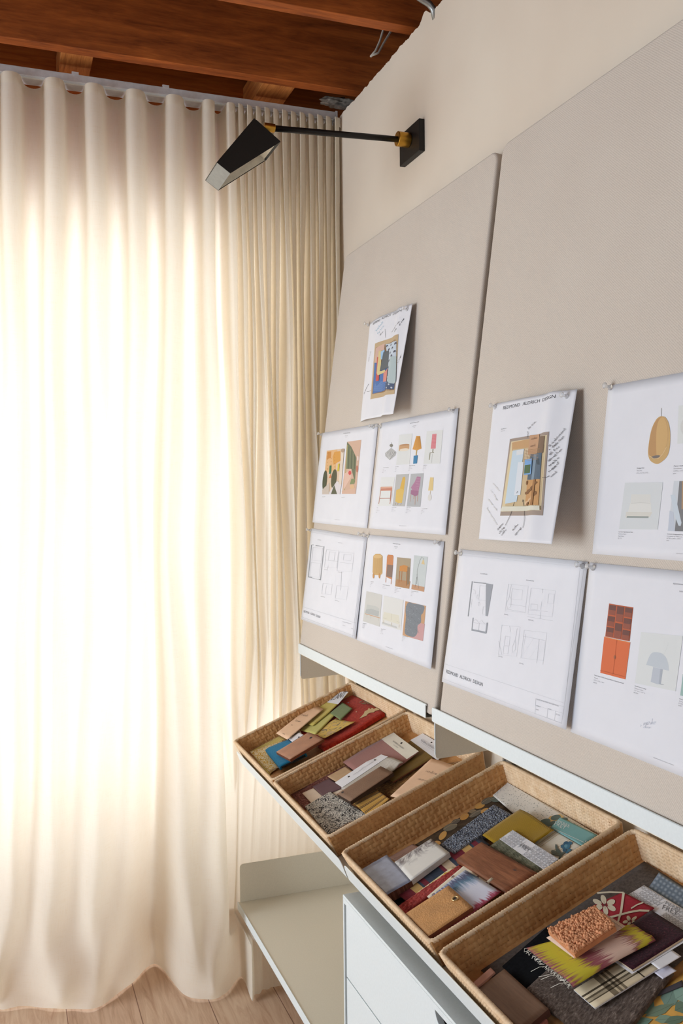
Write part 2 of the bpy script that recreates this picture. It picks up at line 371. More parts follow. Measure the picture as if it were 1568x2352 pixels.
# rounder S-folds at the heading
ph = tt*math.pi
wide = np.clip((20-tt)/2, 0, 1)
T_[:, 0] += .0075*np.sin(2*ph)*wide
zs = np.concatenate([np.linspace(0, .25, 60)**1.0, np.linspace(.25, 1, nzz-59)[1:]])
ztop = TZ-.006; verts = []; uvs = []
for j, q in enumerate(zs):
    z = .004+(ztop-.004)*q
    zt = 1-q
    # weights: heading -> middle -> floor
    a = np.clip(zt/.55, 0, 1); a = a*a*(3-2*a)
    b = np.clip((zt-.38)/.62, 0, 1)**1.7
    XY = T_*(1-a)+M_*a
    XY = XY*(1-b)+B_*b
    puff = .035*math.exp(-((z-.07)/.06)**2)*(1-.9*np.clip((tt-18.2)/1.2, 0, 1))
    yy = XY[:, 1]-puff*(.5+.5*np.sin(tt*1.3))+.006*np.sin(tt*2.1+z*9)*(q < .9)*(1-abs(2*q-1))
    xx = XY[:, 0]+.010*np.sin(z*5+tt*.7)*(1-q)*q*2
    low = math.exp(-(z/.30)**2)*(1-np.clip((tt-18)/1.2, 0, 1)); yy = yy-low*(.011*np.sin(tt*1.9+z*11)+.007*np.sin(tt*3.7-z*17+1))*(z > .002)*min(1, z/.03); xx = xx+low*.008*np.sin(tt*2.7+z*14)*min(1, z/.03)
    xx = np.minimum(xx, W-.008)
    yy = np.minimum(yy, YB-.012)
    clear = np.clip((tt-17.5)/.8, 0, 1)*np.clip((z-.05)/.10, 0, 1)*2.752     # the gathered folds hang clear of the shelves
    yy = np.where(yy < clear, clear+(yy-clear)*.06*(yy > 0), yy)
    zz = np.full(nsz, z)
    if q < .03: zz = zz+.003*np.sin(tt*2)**2
    verts += list(np.stack([xx, yy, zz], 1)); uvs += list(np.stack([tt*.075, zz], 1))
fc = [(j*nsz+i, j*nsz+i+1, (j+1)*nsz+i+1, (j+1)*nsz+i) for j in range(nzz-1) for i in range(nsz-1)]
rt = tag(empty('curtain', (0, YC, 0)), 'full-length cream linen curtain puddling on the oak floor', 'curtain')
link_mesh('drape', verts, fc, M_LINEN, rt, True, uv=uvs)
# stitched heading tape along the top of the drape
vt = []; uvt = []
for q, z in ((0, ztop-.030), (1, ztop-.0005)):
    vt += [(x, y-.0022, z) for x, y in T_]; uvt += list(np.stack([tt*.075, np.full(nsz, z)], 1))
link_mesh('heading_tape', vt, [(i, i+1, nsz+i+1, nsz+i) for i in range(nsz-1)], M_LINEN, rt, True, uv=uvt)
# ------------------------------------------------------------------ wall lamp
LY = 2.272
pc = on_x(955, 326, W); LZ = pc[2]
rt = tag(empty('wall_lamp', (W, LY, LZ)), 'black swing-arm wall lamp with brass joints above the grey boards', 'lamp')
MB().box((W-.016, LY-.064, LZ-.044), (W, LY+.064, LZ+.041)).build('backplate', M_BLACK, rt, bevel=.0015)
e1 = on_y(630, 295, LY); e0 = on_y(936, 322, LY)
mb = MB(); mb.tube([(W-.052, LY, e0[2]), (W-.016, LY, e0[2])], .0195, 24); mb.build('wall_joint', M_BRASS, rt, bevel=.002)
MB().tube([tuple(e1), tuple(e0+np.array([.004, 0, 0]))], .0078, 16).build('arm', M_BLACK, rt, True)
e2 = on_y(606, 291, LY); MB().tube([tuple(e2), tuple(e1+(e1-e2)*.02)], .0108, 18).build('shade_joint', M_BRASS, rt, bevel=.001)
SY0, SD, TH = LY-.066, .135, .0022
P = [on_y(u, v, SY0) for u, v in ((584, 270.5), (645, 325), (529, 398), (497.5, 372.5))]
top_l, top_r, bot_r, bot_l = P
def rounded(poly, r, which, n=5):
    out = []
    for i, p in enumerate(poly):
        if i not in which: out.append(p); continue
        a, b = poly[i-1]-p, poly[(i+1) % len(poly)]-p; a, b = p+a/np.linalg.norm(a)*r, p+b/np.linalg.norm(b)*r
        out += [(1-t)**2*a+2*t*(1-t)*p+t*t*b for t in np.linspace(0, 1, n)]
    return out
plate = rounded(P, .010, (0,)); plate = rounded(plate, .004, (len(plate)-3, ))
dY = np.array([0, TH, 0])
MB().prism(plate, dY).build('shade_side', M_BLACK, rt, bevel=.0005)
MB().prism([p+np.array([0, SD-TH, 0]) for p in plate], dY).build('shade_side', M_BLACK, rt, bevel=.0005)
def wallstrip(a, b, t, name, mats):
    d = (b-a)/np.linalg.norm(b-a); nrm = np.cross(d, (0, 1, 0)); nrm = nrm/np.linalg.norm(nrm)*t
    y0, y1 = np.array([0, TH, 0]), np.array([0, SD-TH, 0])
    q = [a+y0, b+y0, b+y1, a+y1]
    mb = MB().prism(q, nrm); return mb.build(name, mats, rt)
ctr = sum(P)/4
for a, b, nm, mt in ((top_l, bot_l, 'shade_back', M_BLACK), (bot_l, bot_r, 'shade_end', M_GREY), (top_r, top_l, 'shade_end', M_BLACK)):
    nrm = np.cross((b-a), (0, 1, 0)); s = 1 if nrm@(ctr-(a+b)/2) > 0 else -1
    wallstrip(a, b, s*.002, nm, mt)
# cream reflector lining: back, far side
def lerp(a, b, t): return a+(b-a)*t
il, ir = lerp(top_l, ctr, .06), lerp(bot_l, ctr, .06)
nb = np.cross(il-ir, (0, 1, 0)); nb = nb/np.linalg.norm(nb)*.001
if nb@(ctr-il) < 0: nb = -nb
mb = MB().prism([il+dY*2, ir+dY*2, ir+np.array([0, SD-2*TH, 0]), il+np.array([0, SD-2*TH, 0])], nb)
mb.prism([lerp(p, ctr, .05)+np.array([0, SD-TH*1.6, 0]) for p in P], (0, -.001, 0))
mb.prism([lerp(lerp(top_r, ctr, .05), top_l, .04)+dY*2, lerp(lerp(top_l, ctr, .05), top_r, .04)+dY*2, lerp(lerp(top_l, ctr, .05), top_r, .04)+np.array([0, SD-2*TH, 0]), lerp(lerp(top_r, ctr, .05), top_l, .04)+np.array([0, SD-2*TH, 0])], (bot_l-top_l)/np.linalg.norm(bot_l-top_l)*.001)
mb.build('reflector', M_INNER, rt)
# ------------------------------------------------------------------ pinboards leaning on their ledges
BA, BB = np.array([.868, 0, EYE-.460]), np.array([1.033, 0, EYE+.7585])    # bottom and top of the fabric face
BUP = (BB-BA)/np.linalg.norm(BB-BA); BN = np.array([-BUP[2], 0, BUP[0]])   # face normal, into the room
def bd(u, v, h=0.0): return hit(u, v, BA, BN, h)
def board_fabric():
    t = NT('greige_board_fabric'); v = t.coord('UV')
    a = t.wave(t.mapping(v, (1, 1, 1), (0, 0, .9)), 95, 1.2, 2, 2.0, 'X'); n = t.noise(t.mapping(v, (420, 300, 1)), 1, 3, .7); n2 = t.noise(v, 5, 2)
    f = t.math('ADD', t.math('MULTIPLY', a, .3), t.math('MULTIPLY', n, .8))
    c = t.ramp(f, [(.25, (190, 179, 168)), (.9, (220, 210, 200))]); c = t.mix(.12, c, t.ramp(n2, [(.3, (190, 176, 164)), (.7, (214, 206, 196))]))
    t.bump(f, .35, .0012); return t.done(c, .95, 0, .1, .15)
M_BOARD = board_fabric()
BLEN = float(np.linalg.norm(BB-BA))
def pinboard(y0, y1, label):
    "rounded slab; local a runs along +y, b up the lean"
    r, nseg, thick, edge = .028, 8, .030, .006
    def loop(ins, h):
        pts = []
        for cx, cy, s in ((y1-r, BLEN-r, 0), (y0+r, BLEN-r, 1), (y0+r, -.016+r, 2), (y1-r, -.016+r, 3)):
            for k in range(nseg+1):
                q = s*math.pi/2+k/nseg*math.pi/2
                pts.append(BA+np.array([0, cx+(r-ins)*math.cos(q), 0])+BUP*(cy+(r-ins)*math.sin(q))+BN*h)
        return pts
    prof = [(edge, -thick), (0, -thick+edge)]+[(edge-edge*math.cos(q), -edge+edge*math.sin(q)) for q in np.linspace(0, math.pi/2, 6)]
    v = []; n = 4*(nseg+1)
    for ins, h in prof: v += loop(ins, h)
    f = [(j*n+i, j*n+(i+1) % n, (j+1)*n+(i+1) % n, (j+1)*n+i) for j in range(len(prof)-1) for i in range(n)]
    f += [tuple(range(n))[::-1], tuple(range((len(prof)-1)*n, len(prof)*n))]
    uv = [(p[1]+.8*((np.asarray(p)-BA)@BN), (np.asarray(p)-BA)@BUP) for p in v]
    o = link_mesh('pinboard', v, f, M_BOARD, uv=uv)
    for k, p in enumerate(o.data.polygons): p.use_smooth = len(p.vertices) == 4
    return tag(o, label, 'pinboard')
BY = [1.772, 2.722]
pinboard(1.772, 2.722, 'tall greige fabric pinboard next to the curtain, under the lamp')
pinboard(.800, 1.752, 'tall greige fabric pinboard nearer the camera, cut by the picture edge')
# ------------------------------------------------------------------ ledges that carry the boards
def ledge(y0, y1, label):
    z = EYE-.4545; x = .862; hl = .030
    rt = tag(empty('picture_ledge', (W, (y0+y1)/2, z-.03)), label, 'shelf ledge')
    # lip with a rolled top edge, one bent sheet with the tray behind it
    sec = [(x+.0015, z-hl), (x, z-hl), (x, z-.004), (x+.001, z-.001), (x+.003, z), (x+.0045, z-.001), (x+.0045, z-.0045), (x+.0035, z-.0045), (x+.0025, z-.003), (x+.0018, z-.005)]
    sec2 = [(x+.0018, z-hl+.002), (.925, z-hl+.002), (.925, z-hl)]
    poly = [np.array([a, y0, b]) for a, b in sec+sec2[0:1]]
    MB().prism(poly, (0, y1-y0, 0)).build('front_lip', M_WHITE, rt, bevel=.0006)
    MB().box((x+.0018, y0+.002, z-hl-.0018), (W-.03, y1-.002, z-hl)).build('ledge_tray', M_SHELF, rt)
    # end gusset hanging under the far end
    ye = y1-.0045
    g = [np.array(p) for p in ((x+.006, ye, z-hl+.004), (W-.004, ye, z-hl+.004), (W-.004, ye, z-.104), (x+.006, ye, z-.112))]
    MB().prism(rounded(g, .010, (3,), 7), (0, .0022, 0)).build('end_bracket', M_SHELF, rt, bevel=.0004)
    MB().tube([(x+.0055, ye+.001, z-.102), (x+.0055, ye+.001, z-hl+.002)], .0016, 8).build('bracket_edge', M_WHITE, rt)
    return rt
ledge(1.807, 2.716, 'narrow pale metal ledge under the pinboard next to the curtain')
ledge(.865, 1.775, 'narrow pale metal ledge under the pinboard nearer the camera')
def wall_track(y, label):
    tag(MB().box((W-.009, y-.02, .25), (W, y+.02, EYE-.40)).box((W-.012, y-.02, .25), (W-.009, y-.012, EYE-.40)).box((W-.012, y+.012, .25), (W-.009, y+.02, EYE-.40)).build('wall_track', M_STEEL), label, 'shelf track')
wall_track(2.705, 'vertical metal shelf track on the wall near the curtain, below the ledge')
wall_track(1.792, 'vertical metal shelf track on the wall between the two bays')
# ------------------------------------------------------------------ sloping display shelves
TAU = math.radians(21.2); SE = np.array([math.cos(TAU), 0, math.sin(TAU)]); SN = np.array([-math.sin(TAU), 0, math.cos(TAU)])
RIM0 = np.array([.655, 0, EYE-.7415]); BH, BL_, BW = .057, .416, .424
TRAY0 = RIM0-SN*(BH+.0015)
def sloped_shelf(y0, y1, label):
    rt = tag(empty('sloped_shelf', tuple(TRAY0+np.array([0, (y0+y1)/2, 0]))), label, 'shelf')
    P = lambda a, y, h: TRAY0+SE*a+SN*h+np.array([0, y, 0])
    A0 = -.004
    L = (W-.014-TRAY0[0])/SE[0]
    MB().prism([P(A0, y0, -.002), P(L, y0, -.002), P(L, y0, 0), P(A0, y0, 0)], (0, y1-y0, 0)).build('shelf_board', M_SHELF, rt, bevel=.0006)
    lip = [P(A0-.002, y0, -.006), P(A0-.002, y1, -.006), P(A0-.002, y1, .034), P(A0-.002, y0, .034)]
    lip = rounded(lip, .02, (2, 3), 6)
    MB().prism(lip, SE*.002).build('front_lip', M_WHITE, rt, bevel=.0006)
    for y in (y0, y1-.002):
        g = [P(.0, y, -.006), P(L, y, -.006), P(L, y, -.055), P(L*.72, y, -.055)]
        MB().prism(g, (0, .002, 0)).build('end_bracket', M_SHELF, rt)
    return rt
sloped_shelf(1.800, 2.716, 'sloping pale metal shelf holding the two baskets by the curtain')
sloped_shelf(.875, 1.788, 'sloping pale metal shelf holding the two baskets nearest the camera')
# ------------------------------------------------------------------ low flat shelf
LZS = EYE-1.232
rt = tag(empty('low_shelf', (.87, 2.257, LZS)), 'deep empty flat metal shelf low over the floor, left of the cabinet', 'shelf')
LX = .660
MB().box((LX, 1.8, LZS-.0025), (W-.004, 2.716, LZS)).build('shelf_board', M_SHELF, rt, bevel=.0006)
MB().box((LX-.002, 1.8, LZS-.022), (LX, 2.716, LZS+.002)).build('front_edge', M_WHITE, rt, bevel=.0008)
a, b = on_y(549, 1985, 2.714), on_y(553, 2063, 2.714)
g = [np.array((LX+.006, 2.7115, LZS)), np.array((W-.004, 2.7115, LZS)), np.array((W-.004, 2.7115, a[2]+.002)), np.array((LX+.006, 2.7115, a[2]))]
MB().prism(rounded(g, .012, (3,), 7), (0, .0025, 0)).build('end_panel', M_SHELF, rt, bevel=.0005)
# ------------------------------------------------------------------ drawer cabinet
CX0, CY0, CY1, CZ1, CZ0 = .662, .885, 1.798, EYE-.836, .09
rt = tag(empty('drawer_cabinet', (.86, (CY0+CY1)/2, CZ0)), 'pale enamelled drawer cabinet hung below the nearer baskets', 'cabinet')
tk = .006
MB().box((CX0, CY0, CZ1-tk), (W-.015, CY1, CZ1)).box((CX0, CY0, CZ0), (W-.015, CY1, CZ0+tk)).box((CX0, CY1-tk, CZ0+tk), (W-.015, CY1, CZ1-tk)).box((CX0, CY0, CZ0+tk), (W-.015, CY0+tk, CZ1-tk)).box((W-.02, CY0+tk, CZ0+tk), (W-.015, CY1-tk, CZ1-tk)).build('case', M_WHITE, rt, bevel=.001)
# frame return behind the front edge
MB().box((CX0, CY0+tk, CZ1-.016), (CX0+.008, CY1-tk, CZ1-tk)).build('top_rail', M_WHITE, rt)
zt = CZ1-.018; hs = (zt-CZ0-tk-.004)/3
for k in range(3):
    z1 = zt-k*hs; z0 = z1-hs+.003
    fr = empty('drawer', (0, 0, 0)); fr.parent = rt; COL.objects.unlink(fr); bpy.data.objects.remove(fr)
    yc, rr = (CY0+CY1)/2, .045
    yc = on_x(1000, 2320, CX0)[1]-.035
    # front with a half-round finger cut-out in its top edge
    arc = [np.array((CX0+.003, yc+rr*math.cos(q), z1-rr*.62*math.sin(q))) for q in np.linspace(0, math.pi, 15)]
    poly = [np.array((CX0+.003, CY1-tk-.004, z1))]+arc+[np.array((CX0+.003, CY0+tk+.004, z1)), np.array((CX0+.003, CY0+tk+.004, z0)), np.array((CX0+.003, CY1-tk-.004, z0))]
    d = MB().prism(poly, (.012, 0, 0)).build('drawer', M_WHITE, rt, bevel=.0012)
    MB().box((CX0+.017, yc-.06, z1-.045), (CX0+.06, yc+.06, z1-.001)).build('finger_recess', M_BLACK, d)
# ------------------------------------------------------------------ sheets of paper and prints
class Surf:
    "a sheet seen through four image corners: its points, its image-to-sheet map and its prints"
    clamp = None; fine = 1
    def __init__(s, quad, P0, N, heights=0.0, lift=None):
        s.quad = [tuple(q) for q in quad]; hs = heights if hasattr(heights, '__len__') else [heights]*4
        s.N = np.asarray(N, float); s.C = [hit(u, v, P0, N, h) for (u, v), h in zip(quad, hs)]
        s.lift = lift; A = []; bb = []
        for (u, v), (x, y) in zip(s.quad, ((0, 0), (1, 0), (1, 1), (0, 1))):
            A += [[u, v, 1, 0, 0, 0, -u*x, -v*x], [0, 0, 0, u, v, 1, -u*y, -v*y]]; bb += [x, y]
        s.H = np.append(np.linalg.solve(np.array(A, float), np.array(bb, float)), 1).reshape(3, 3)
        s.w = np.linalg.norm(s.C[1]-s.C[0]); s.h = np.linalg.norm(s.C[3]-s.C[0])
    def st(s, u, v):
        q = s.H@np.array([u, v, 1.0]); return q[0]/q[2], q[1]/q[2]
    def P(s, a, b, off=0.0):
        p = (1-a)*(1-b)*s.C[0]+a*(1-b)*s.C[1]+a*b*s.C[2]+(1-a)*b*s.C[3]
        p = p+s.N*(off+(s.lift(a, b) if s.lift else 0))
        return s.clamp(p) if s.clamp else p
    def grid(s, nx, ny, off=0.0, ext=1.0):
        return [s.P(i/nx*ext, j/ny, off) for j in range(ny+1) for i in range(nx+1)]
def gridfaces(nx, ny, k=0): return [(k+j*(nx+1)+i, k+j*(nx+1)+i+1, k+(j+1)*(nx+1)+i+1, k+(j+1)*(nx+1)+i) for j in range(ny) for i in range(nx)]
def slab(name, surf, th, mat, nx=10, ny=10, ext=1.0, parent=None, edge=None, smooth=True):
    v = surf.grid(nx, ny, 0, ext)+surf.grid(nx, ny, -th, ext); k = (nx+1)*(ny+1)
    f = gridfaces(nx, ny)+[q[::-1] for q in gridfaces(nx, ny, k)]; fm = [0]*len(f)
    per = [i for i in range(nx)]+[(nx)+(nx+1)*j for j in range(ny)]+[k-1-i for i in range(nx)]+[ny*(nx+1)-(nx+1)*j for j in range(ny)]
    for i, a in enumerate(per):
        b = per[(i+1) % len(per)]; f.append((b, a, a+k, b+k)); fm.append(1 if edge else 0)
    uv = [(i/nx*ext*surf.w, j/ny*surf.h) for j in range(ny+1) for i in range(nx+1)]*2
    o = link_mesh(name, v, f, [mat, edge] if edge else mat, parent, False, fm, uv)
    if smooth: o.data.polygons.foreach_set('use_smooth', [len(p.vertices) == 4 and p.index < 2*nx*ny for p in o.data.polygons])
    bm = bmesh.new(); bm.from_mesh(o.data); bmesh.ops.recalc_face_normals(bm, faces=bm.faces); bm.to_mesh(o.data); bm.free()
    return o
class Print:
    split = None
    def each(s, name, parent): s.split = (name, parent); return s
    def own(s): q = Print(s.s, s.off, s.step); return q
    "flat ink on a Surf, gathered into one mesh; all input in image coordinates"
    def __init__(s, surf, base=.00035, step=.00003): s.s = surf; s.v = []; s.f = []; s.fm = []; s.mats = []; s.off = base; s.step = step; s.uv = []
    def mi(s, c):
        m = c if isinstance(c, bpy.types.Material) else ink(c)
        if m not in s.mats: s.mats.append(m)
        return s.mats.index(m)
    def raw(s, pts, faces, c):
        k = len(s.v); m = s.mi(c)
        for u, v in pts:
            a, b = s.s.st(u, v); s.v.append(s.s.P(a, b, s.off)); s.uv.append((a*s.s.w, b*s.s.h))
        s.f += [tuple(i+k for i in q) for q in faces]; s.fm += [m]*len(faces); return s
    def up(s): s.off += s.step; return s
    def quad(s, q, c, n=5):
        n *= s.s.fine; q = [np.array(p, float) for p in q]; pts = [(1-i/n)*(1-j/n)*q[0]+i/n*(1-j/n)*q[1]+i/n*j/n*q[2]+(1-i/n)*j/n*q[3] for j in range(n+1) for i in range(n+1)]
        s.raw(pts, gridfaces(n, n), c); return s.up()
    def poly(s, pts, c, cuts=0):
        n = len(pts); p = [np.array(q, float) for q in pts]; cuts = cuts if s.s.fine == 1 else 4
        if n <= 3 and not cuts: s.raw(p, [tuple(range(n))], c); return s.up()
        bm = bmesh.new(); bm.faces.new([bm.verts.new((q[0], q[1], 0)) for q in p]); bmesh.ops.triangulate(bm, faces=bm.faces)
        if cuts: bmesh.ops.subdivide_edges(bm, edges=bm.edges, cuts=cuts, use_grid_fill=True)
        bm.verts.index_update(); s.raw([(q.co.x, q.co.y) for q in bm.verts], [tuple(q.index for q in f.verts) for f in bm.faces], c); bm.free()
        return s.up()
    def ell(s, c0, rx, ry, c, rot=0.0, n=20, shear=0.0):
        cr, sr = math.cos(rot), math.sin(rot)
        pts = []
        for q in np.linspace(0, 2*math.pi, n, endpoint=False):
            a, b = rx*math.cos(q), ry*math.sin(q); x, y = a*cr-b*sr, a*sr+b*cr; pts.append((c0[0]+x+shear*y, c0[1]+y))
        s.raw(pts, [tuple(range(n))], c); return s.up()
    def line(s, pts, wd, c, up=True):
        'a ribbon of ink along image points'
        if s.split and up: q = s.own(); q.line(pts, wd, c); q.build('pen_line', s.split[1]); return s
        p = [np.array(q, float) for q in pts]
        out = []
        for i, q in enumerate(p):
            t = p[min(i+1, len(p)-1)]-p[max(i-1, 0)]; L = np.linalg.norm(t) or 1; nrm = np.array([-t[1], t[0]])/L*wd/2
            out += [q-nrm, q+nrm]
        s.raw(out, [(2*i, 2*i+1, 2*i+3, 2*i+2) for i in range(len(p)-1)], c); return s.up() if up else s
    def text(s, txt, a, b, upv, c, lines=None):
        "letters from image point a to b along the baseline, capitals reach upv"
        if s.split: q = s.own(); q.text(txt, a, b, upv, c); q.build(*s.split); return s
        V, F, wd, cap = glyphs(txt); a, b, upv = np.array(a, float), np.array(b, float), np.array(upv, float)
        s.raw([a+(b-a)*(x/wd)+upv*(y/cap) for x, y in V], F, c); return s
    def hand(s, txt, a, b, upv, c, wd=1.0):
        if s.split: q = s.own(); q.hand(txt, a, b, upv, c, wd); q.build(*s.split); return s
        a, b, upv = np.array(a, float), np.array(b, float), np.array(upv, float)
        L = sum(STROKES.get(ch, ((), 3))[1] for ch in txt.lower()); x0 = 0.0
        for ch in txt.lower():
            st, adv = STROKES.get(ch, ((), 3))
            for path in st:
                s.line([a+(b-a)*((x0+px)/L)+upv*(py/5.0) for px, py in path], wd, c, False)
            x0 += adv
        return s
    def build(s, name, parent, label=None):
        if not s.v: return None
        o = link_mesh(name, s.v, s.f, s.mats, parent, False, s.fm, s.uv)
        if label: o['label'] = label
        return o
def smooth(pts, k=5):
    P = np.array([pts[-1]]+list(pts)+[pts[0], pts[1]], float); out = []
    for i in range(1, len(P)-2):
        for t in np.arange(k)/k: out.append(.5*(2*P[i]+(P[i+1]-P[i-1])*t+(2*P[i-1]-5*P[i]+4*P[i+1]-P[i+2])*t*t+(3*P[i]-P[i-1]-3*P[i+1]+P[i+2])*t**3))
    return [tuple(q) for q in out]
GL = {}
def glyphs(txt):
    if txt in GL: return GL[txt]
    cu = bpy.data.curves.new('t', 'FONT'); cu.body = txt; cu.resolution_u = 2; ob = bpy.data.objects.new('t', cu)
    me = ob.to_mesh(); V = [(q.co.x, q.co.y) for q in me.vertices]; F = [tuple(p.vertices) for p in me.polygons]
    ob.to_mesh_clear(); bpy.data.objects.remove(ob); bpy.data.curves.remove(cu)
    x0 = min(q[0] for q in V); wd = max(q[0] for q in V)-x0
    GL[txt] = ([(x-x0, y) for x, y in V], F, wd, .70); return GL[txt]
def S(*paths): return [[(int(p[i])*1.0, int(p[i+1])*1.0) for i in range(0, len(p), 2)] for p in paths]
STROKES = {'a': (S('333403010011203330304'[:16]), 4), 'b': (S('0700', '0313231211300'[:12]), 3), 'c': (S('33231302011030'), 3), 'd': (S('3333131201103037'), 4), 'e': (S('0132331302011030'), 3),
 'f': (S('37271600', '0424'), 3), 'g': (S('33130211313331'), 4), 'h': (S('0700', '02132320'), 3), 'i': (S('0300', '0506'), 2), 'k': (S('0700', '330120'), 3), 'l': (S('0700'), 2), 'm': (S('0300', '02132320', '22334340'), 5),
 'n': (S('0300', '02132320'), 3), 'o': (S('130201102122231303'[:16]), 3), 'p': (S('0300', '03132312'), 3), 'r': (S('0300', '021323'), 3), 's': (S('3313022110'), 3), 't': (S('1510', '0424'), 3), 'u': (S('0301102023'), 3),
 'v': (S('031023'), 3), 'w': (S('0310122033'), 4), 'y': (S('0311', '3310'), 3), '+': (S('1311', '0222'), 4), 'j': (S('2320'), 3), 'x': (S('0320', '2300'), 3), 'z': (S('03230020'), 3), ' ': ((), 2), '?': (S('0616251412', '1111'), 3)}
M_PAPER = plain('white_paper', (224, 225, 232), .8, .2, 0, .006, 20, 0, 'UV')
SHEETS = {}
def sheet(key, quad, label, heights=.0018, lift=None, ext=1.0, n=16, names='printed_sheet'):
    sf = Surf(quad, BA, BN, heights, lift); sf.fine = 1 if n < 30 else 4; o = slab(names, sf, .0003, M_PAPER, n, n, ext)
    tag(o, label, 'paper', 'sheets pinned to the fabric boards'); SHEETS[key] = (sf, o); return sf, o
# push pins
def pin_mat():
    t = NT('clear_plastic'); p = t.p; p.inputs['Base Color'].default_value = (.93, .94, .95, 1); p.inputs['Roughness'].default_value = .08
    p.inputs['Transmission Weight'].default_value = .72; p.inputs['IOR'].default_value = 1.3; MATS['clear_plastic'] = t.m; return t.m
M_PIN = pin_mat()
def pin(u, v, label, h=.0022):
    b = bd(u, v, h); ax = BN*math.cos(.12)+BUP*math.sin(.12); ax = ax/np.linalg.norm(ax)
    prof = [(.0000, .0), (.0050, .0), (.0052, .0012), (.0046, .0020), (.0028, .0034), (.0024, .0070), (.0030, .0098), (.0048, .0112), (.0052, .0126), (.0048, .0140), (.0, .0143)]
    a1 = np.array([0, 1, 0.]); a2 = np.cross(ax, a1); v_ = []; n = 14
    for r, z in prof: v_ += [b+ax*z+(a1*math.cos(q)+a2*math.sin(q))*max(r, 1e-5) for q in np.linspace(0, 2*math.pi, n, endpoint=False)]
    rt = tag(empty('push_pin', tuple(b)), label, 'push pin', 'clear push pins')
    link_mesh('knob', v_, [(i*n+j, i*n+(j+1) % n, (i+1)*n+(j+1) % n, (i+1)*n+j) for i in range(len(prof)-1) for j in range(n)], M_PIN, rt, True)
    MB().tube([b, b-ax*.009], .0005, 6).build('needle', M_STEEL, rt)
# ------------------------------------------------------------------ the pinned sheets
GR = (96, 96, 100); LG = (168, 170, 176)
za = zoom(820, 690, 8.107); zb = zoom(700, 930, 4.3556); zc = zoom(660, 1180, 3.733); zd = zoom(1090, 880, 6.188); ze = zoom(1370, 850, 5.227); zf = zoom(960, 1240, 2.579); zg = zoom(1380, 1240, 4.202)
def Z(z, *pts): return [z(*p) for p in pts]
def para(pr, z, x, y, lines, wd, c=GR, up=(1.0, -8), dy=20, slope=-.06, dx=-4):
    "a small caption block: first line darker, then grey"
    pr = pr.own()
    for i, t in enumerate(lines):
        L = wd*len(t)/max(len(q) for q in lines); a = z(x+dx*i, y+dy*i); b = z(x+dx*i+L, y+dy*i+slope*L)
        s = z(up[0], up[1]); oz = z(0, 0); pr.text(t, a, b, (s[0]-oz[0], s[1]-oz[1]), c if i == 0 else LG)
    pr.build('caption_text', o)
# 1 annotated page, curling, top of the far board
sf, o = sheet('P1', Z(za, (235, 440), (1030, 55), (672, 2110), (60, 2262)), 'annotated portrait page of fabric samples alone at the top of the far board', (.002, .012, .048, .003), n=44, lift=              lambda a, b: .007*math.sin(a*math.pi)*(1-b*.3)+.004*math.sin(a*math.pi*2)+.009*math.exp(-((a-.80)/.10)**2))
pr = Print(sf)
for t, a, b in (('REDMOND', (330, 487), (487, 415)), ('ALDRICH', (512, 385), (655, 310)), ('DESIGN', (690, 297), (872, 240))): pr.text(t, za(*a), za(*b), (1.4, -6.8), (50, 50, 54))
pr.build('printed_title', o)
pr = Print(sf, .0007); pr.quad(Z(za, (385, 905), (800, 745), (690, 1815), (300, 1915)), (196, 166, 124), 8)
pr.quad(Z(za, (398, 990), (760, 850), (686, 1755), (330, 1830)), (122, 88, 58), 6)
pr.quad(Z(za, (400, 1000), (545, 905), (500, 1300), (372, 1300)), (214, 172, 156), 4)
pr.quad(Z(za, (372, 1285), (560, 1290), (545, 1760), (340, 1825)), (62, 102, 172), 4)
for k in range(11): pr.line(Z(za, (380-k*3, 1640+k*13), (470, 1620+k*15), (545, 1600+k*15)), .5, (120, 156, 214))
pr.quad(Z(za, (560, 1370), (735, 1350), (690, 1745), (548, 1760)), (54, 70, 104), 4)
for x, y in ((598, 1545), (568, 1630), (633, 1670), (595, 1725), (660, 1720), (600, 1400)): pr.ell(za(x, y), 1.3, 1.8, (200, 208, 220), n=8)
pr.quad(Z(za, (560, 930), (770, 885), (740, 1230), (590, 1380)), (200, 214, 232), 4)
for x, y in ((580, 960), (655, 945), (755, 930), (610, 1030), (705, 1015), (640, 1105), (735, 1085), (685, 1165), (628, 1250)): pr.ell(za(x, y), 1.4, 3, (60, 58, 74), .5, 8); pr.line(Z(za, (x-14, y+30), (x, y), (x+22, y+10)), .6, (60, 58, 74))
pr.quad(Z(za, (425, 1180), (470, 1180), (440, 1605), (395, 1615)), (206, 68, 60), 3)
pr.quad(Z(za, (455, 1060), (500, 1050), (470, 1470), (412, 1480)), (222, 200, 130), 3); pr.quad(Z(za, (415, 1470), (540, 1410), (545, 1455), (425, 1515)), (222, 200, 130), 3)
pr.quad(Z(za, (485, 1075), (545, 1035), (530, 1200), (480, 1230)), (150, 196, 240), 3)
pr.quad(Z(za, (525, 1085), (610, 1050), (600, 1370), (458, 1440)), (76, 84, 90), 4)
pr.quad(Z(za, (515, 1470), (592, 1390), (585, 1615), (505, 1625)), (220, 130, 116), 3)
pr.poly(Z(za, (655, 1190), (750, 1175), (718, 1620), (695, 1655), (640, 1650), (610, 1610)), (176, 196, 200), 2)
pr.build('sample_photo', o)
pr = Print(sf).each('handwritten_note', o)
for t, a, b, u in (('primary wall', (668, 680), (850, 470), (-2.0, -1.8)), ('paper', (735, 690), (790, 620), (-2, -1.8)), ('all sides', (830, 560), (895, 400), (-2, -1)), ('sky blue rug', (140, 1830), (265, 1660), (-2, -1.6))): pr.hand(t, za(*a), za(*b), np.array(u)*.8, (62, 62, 68), .5)
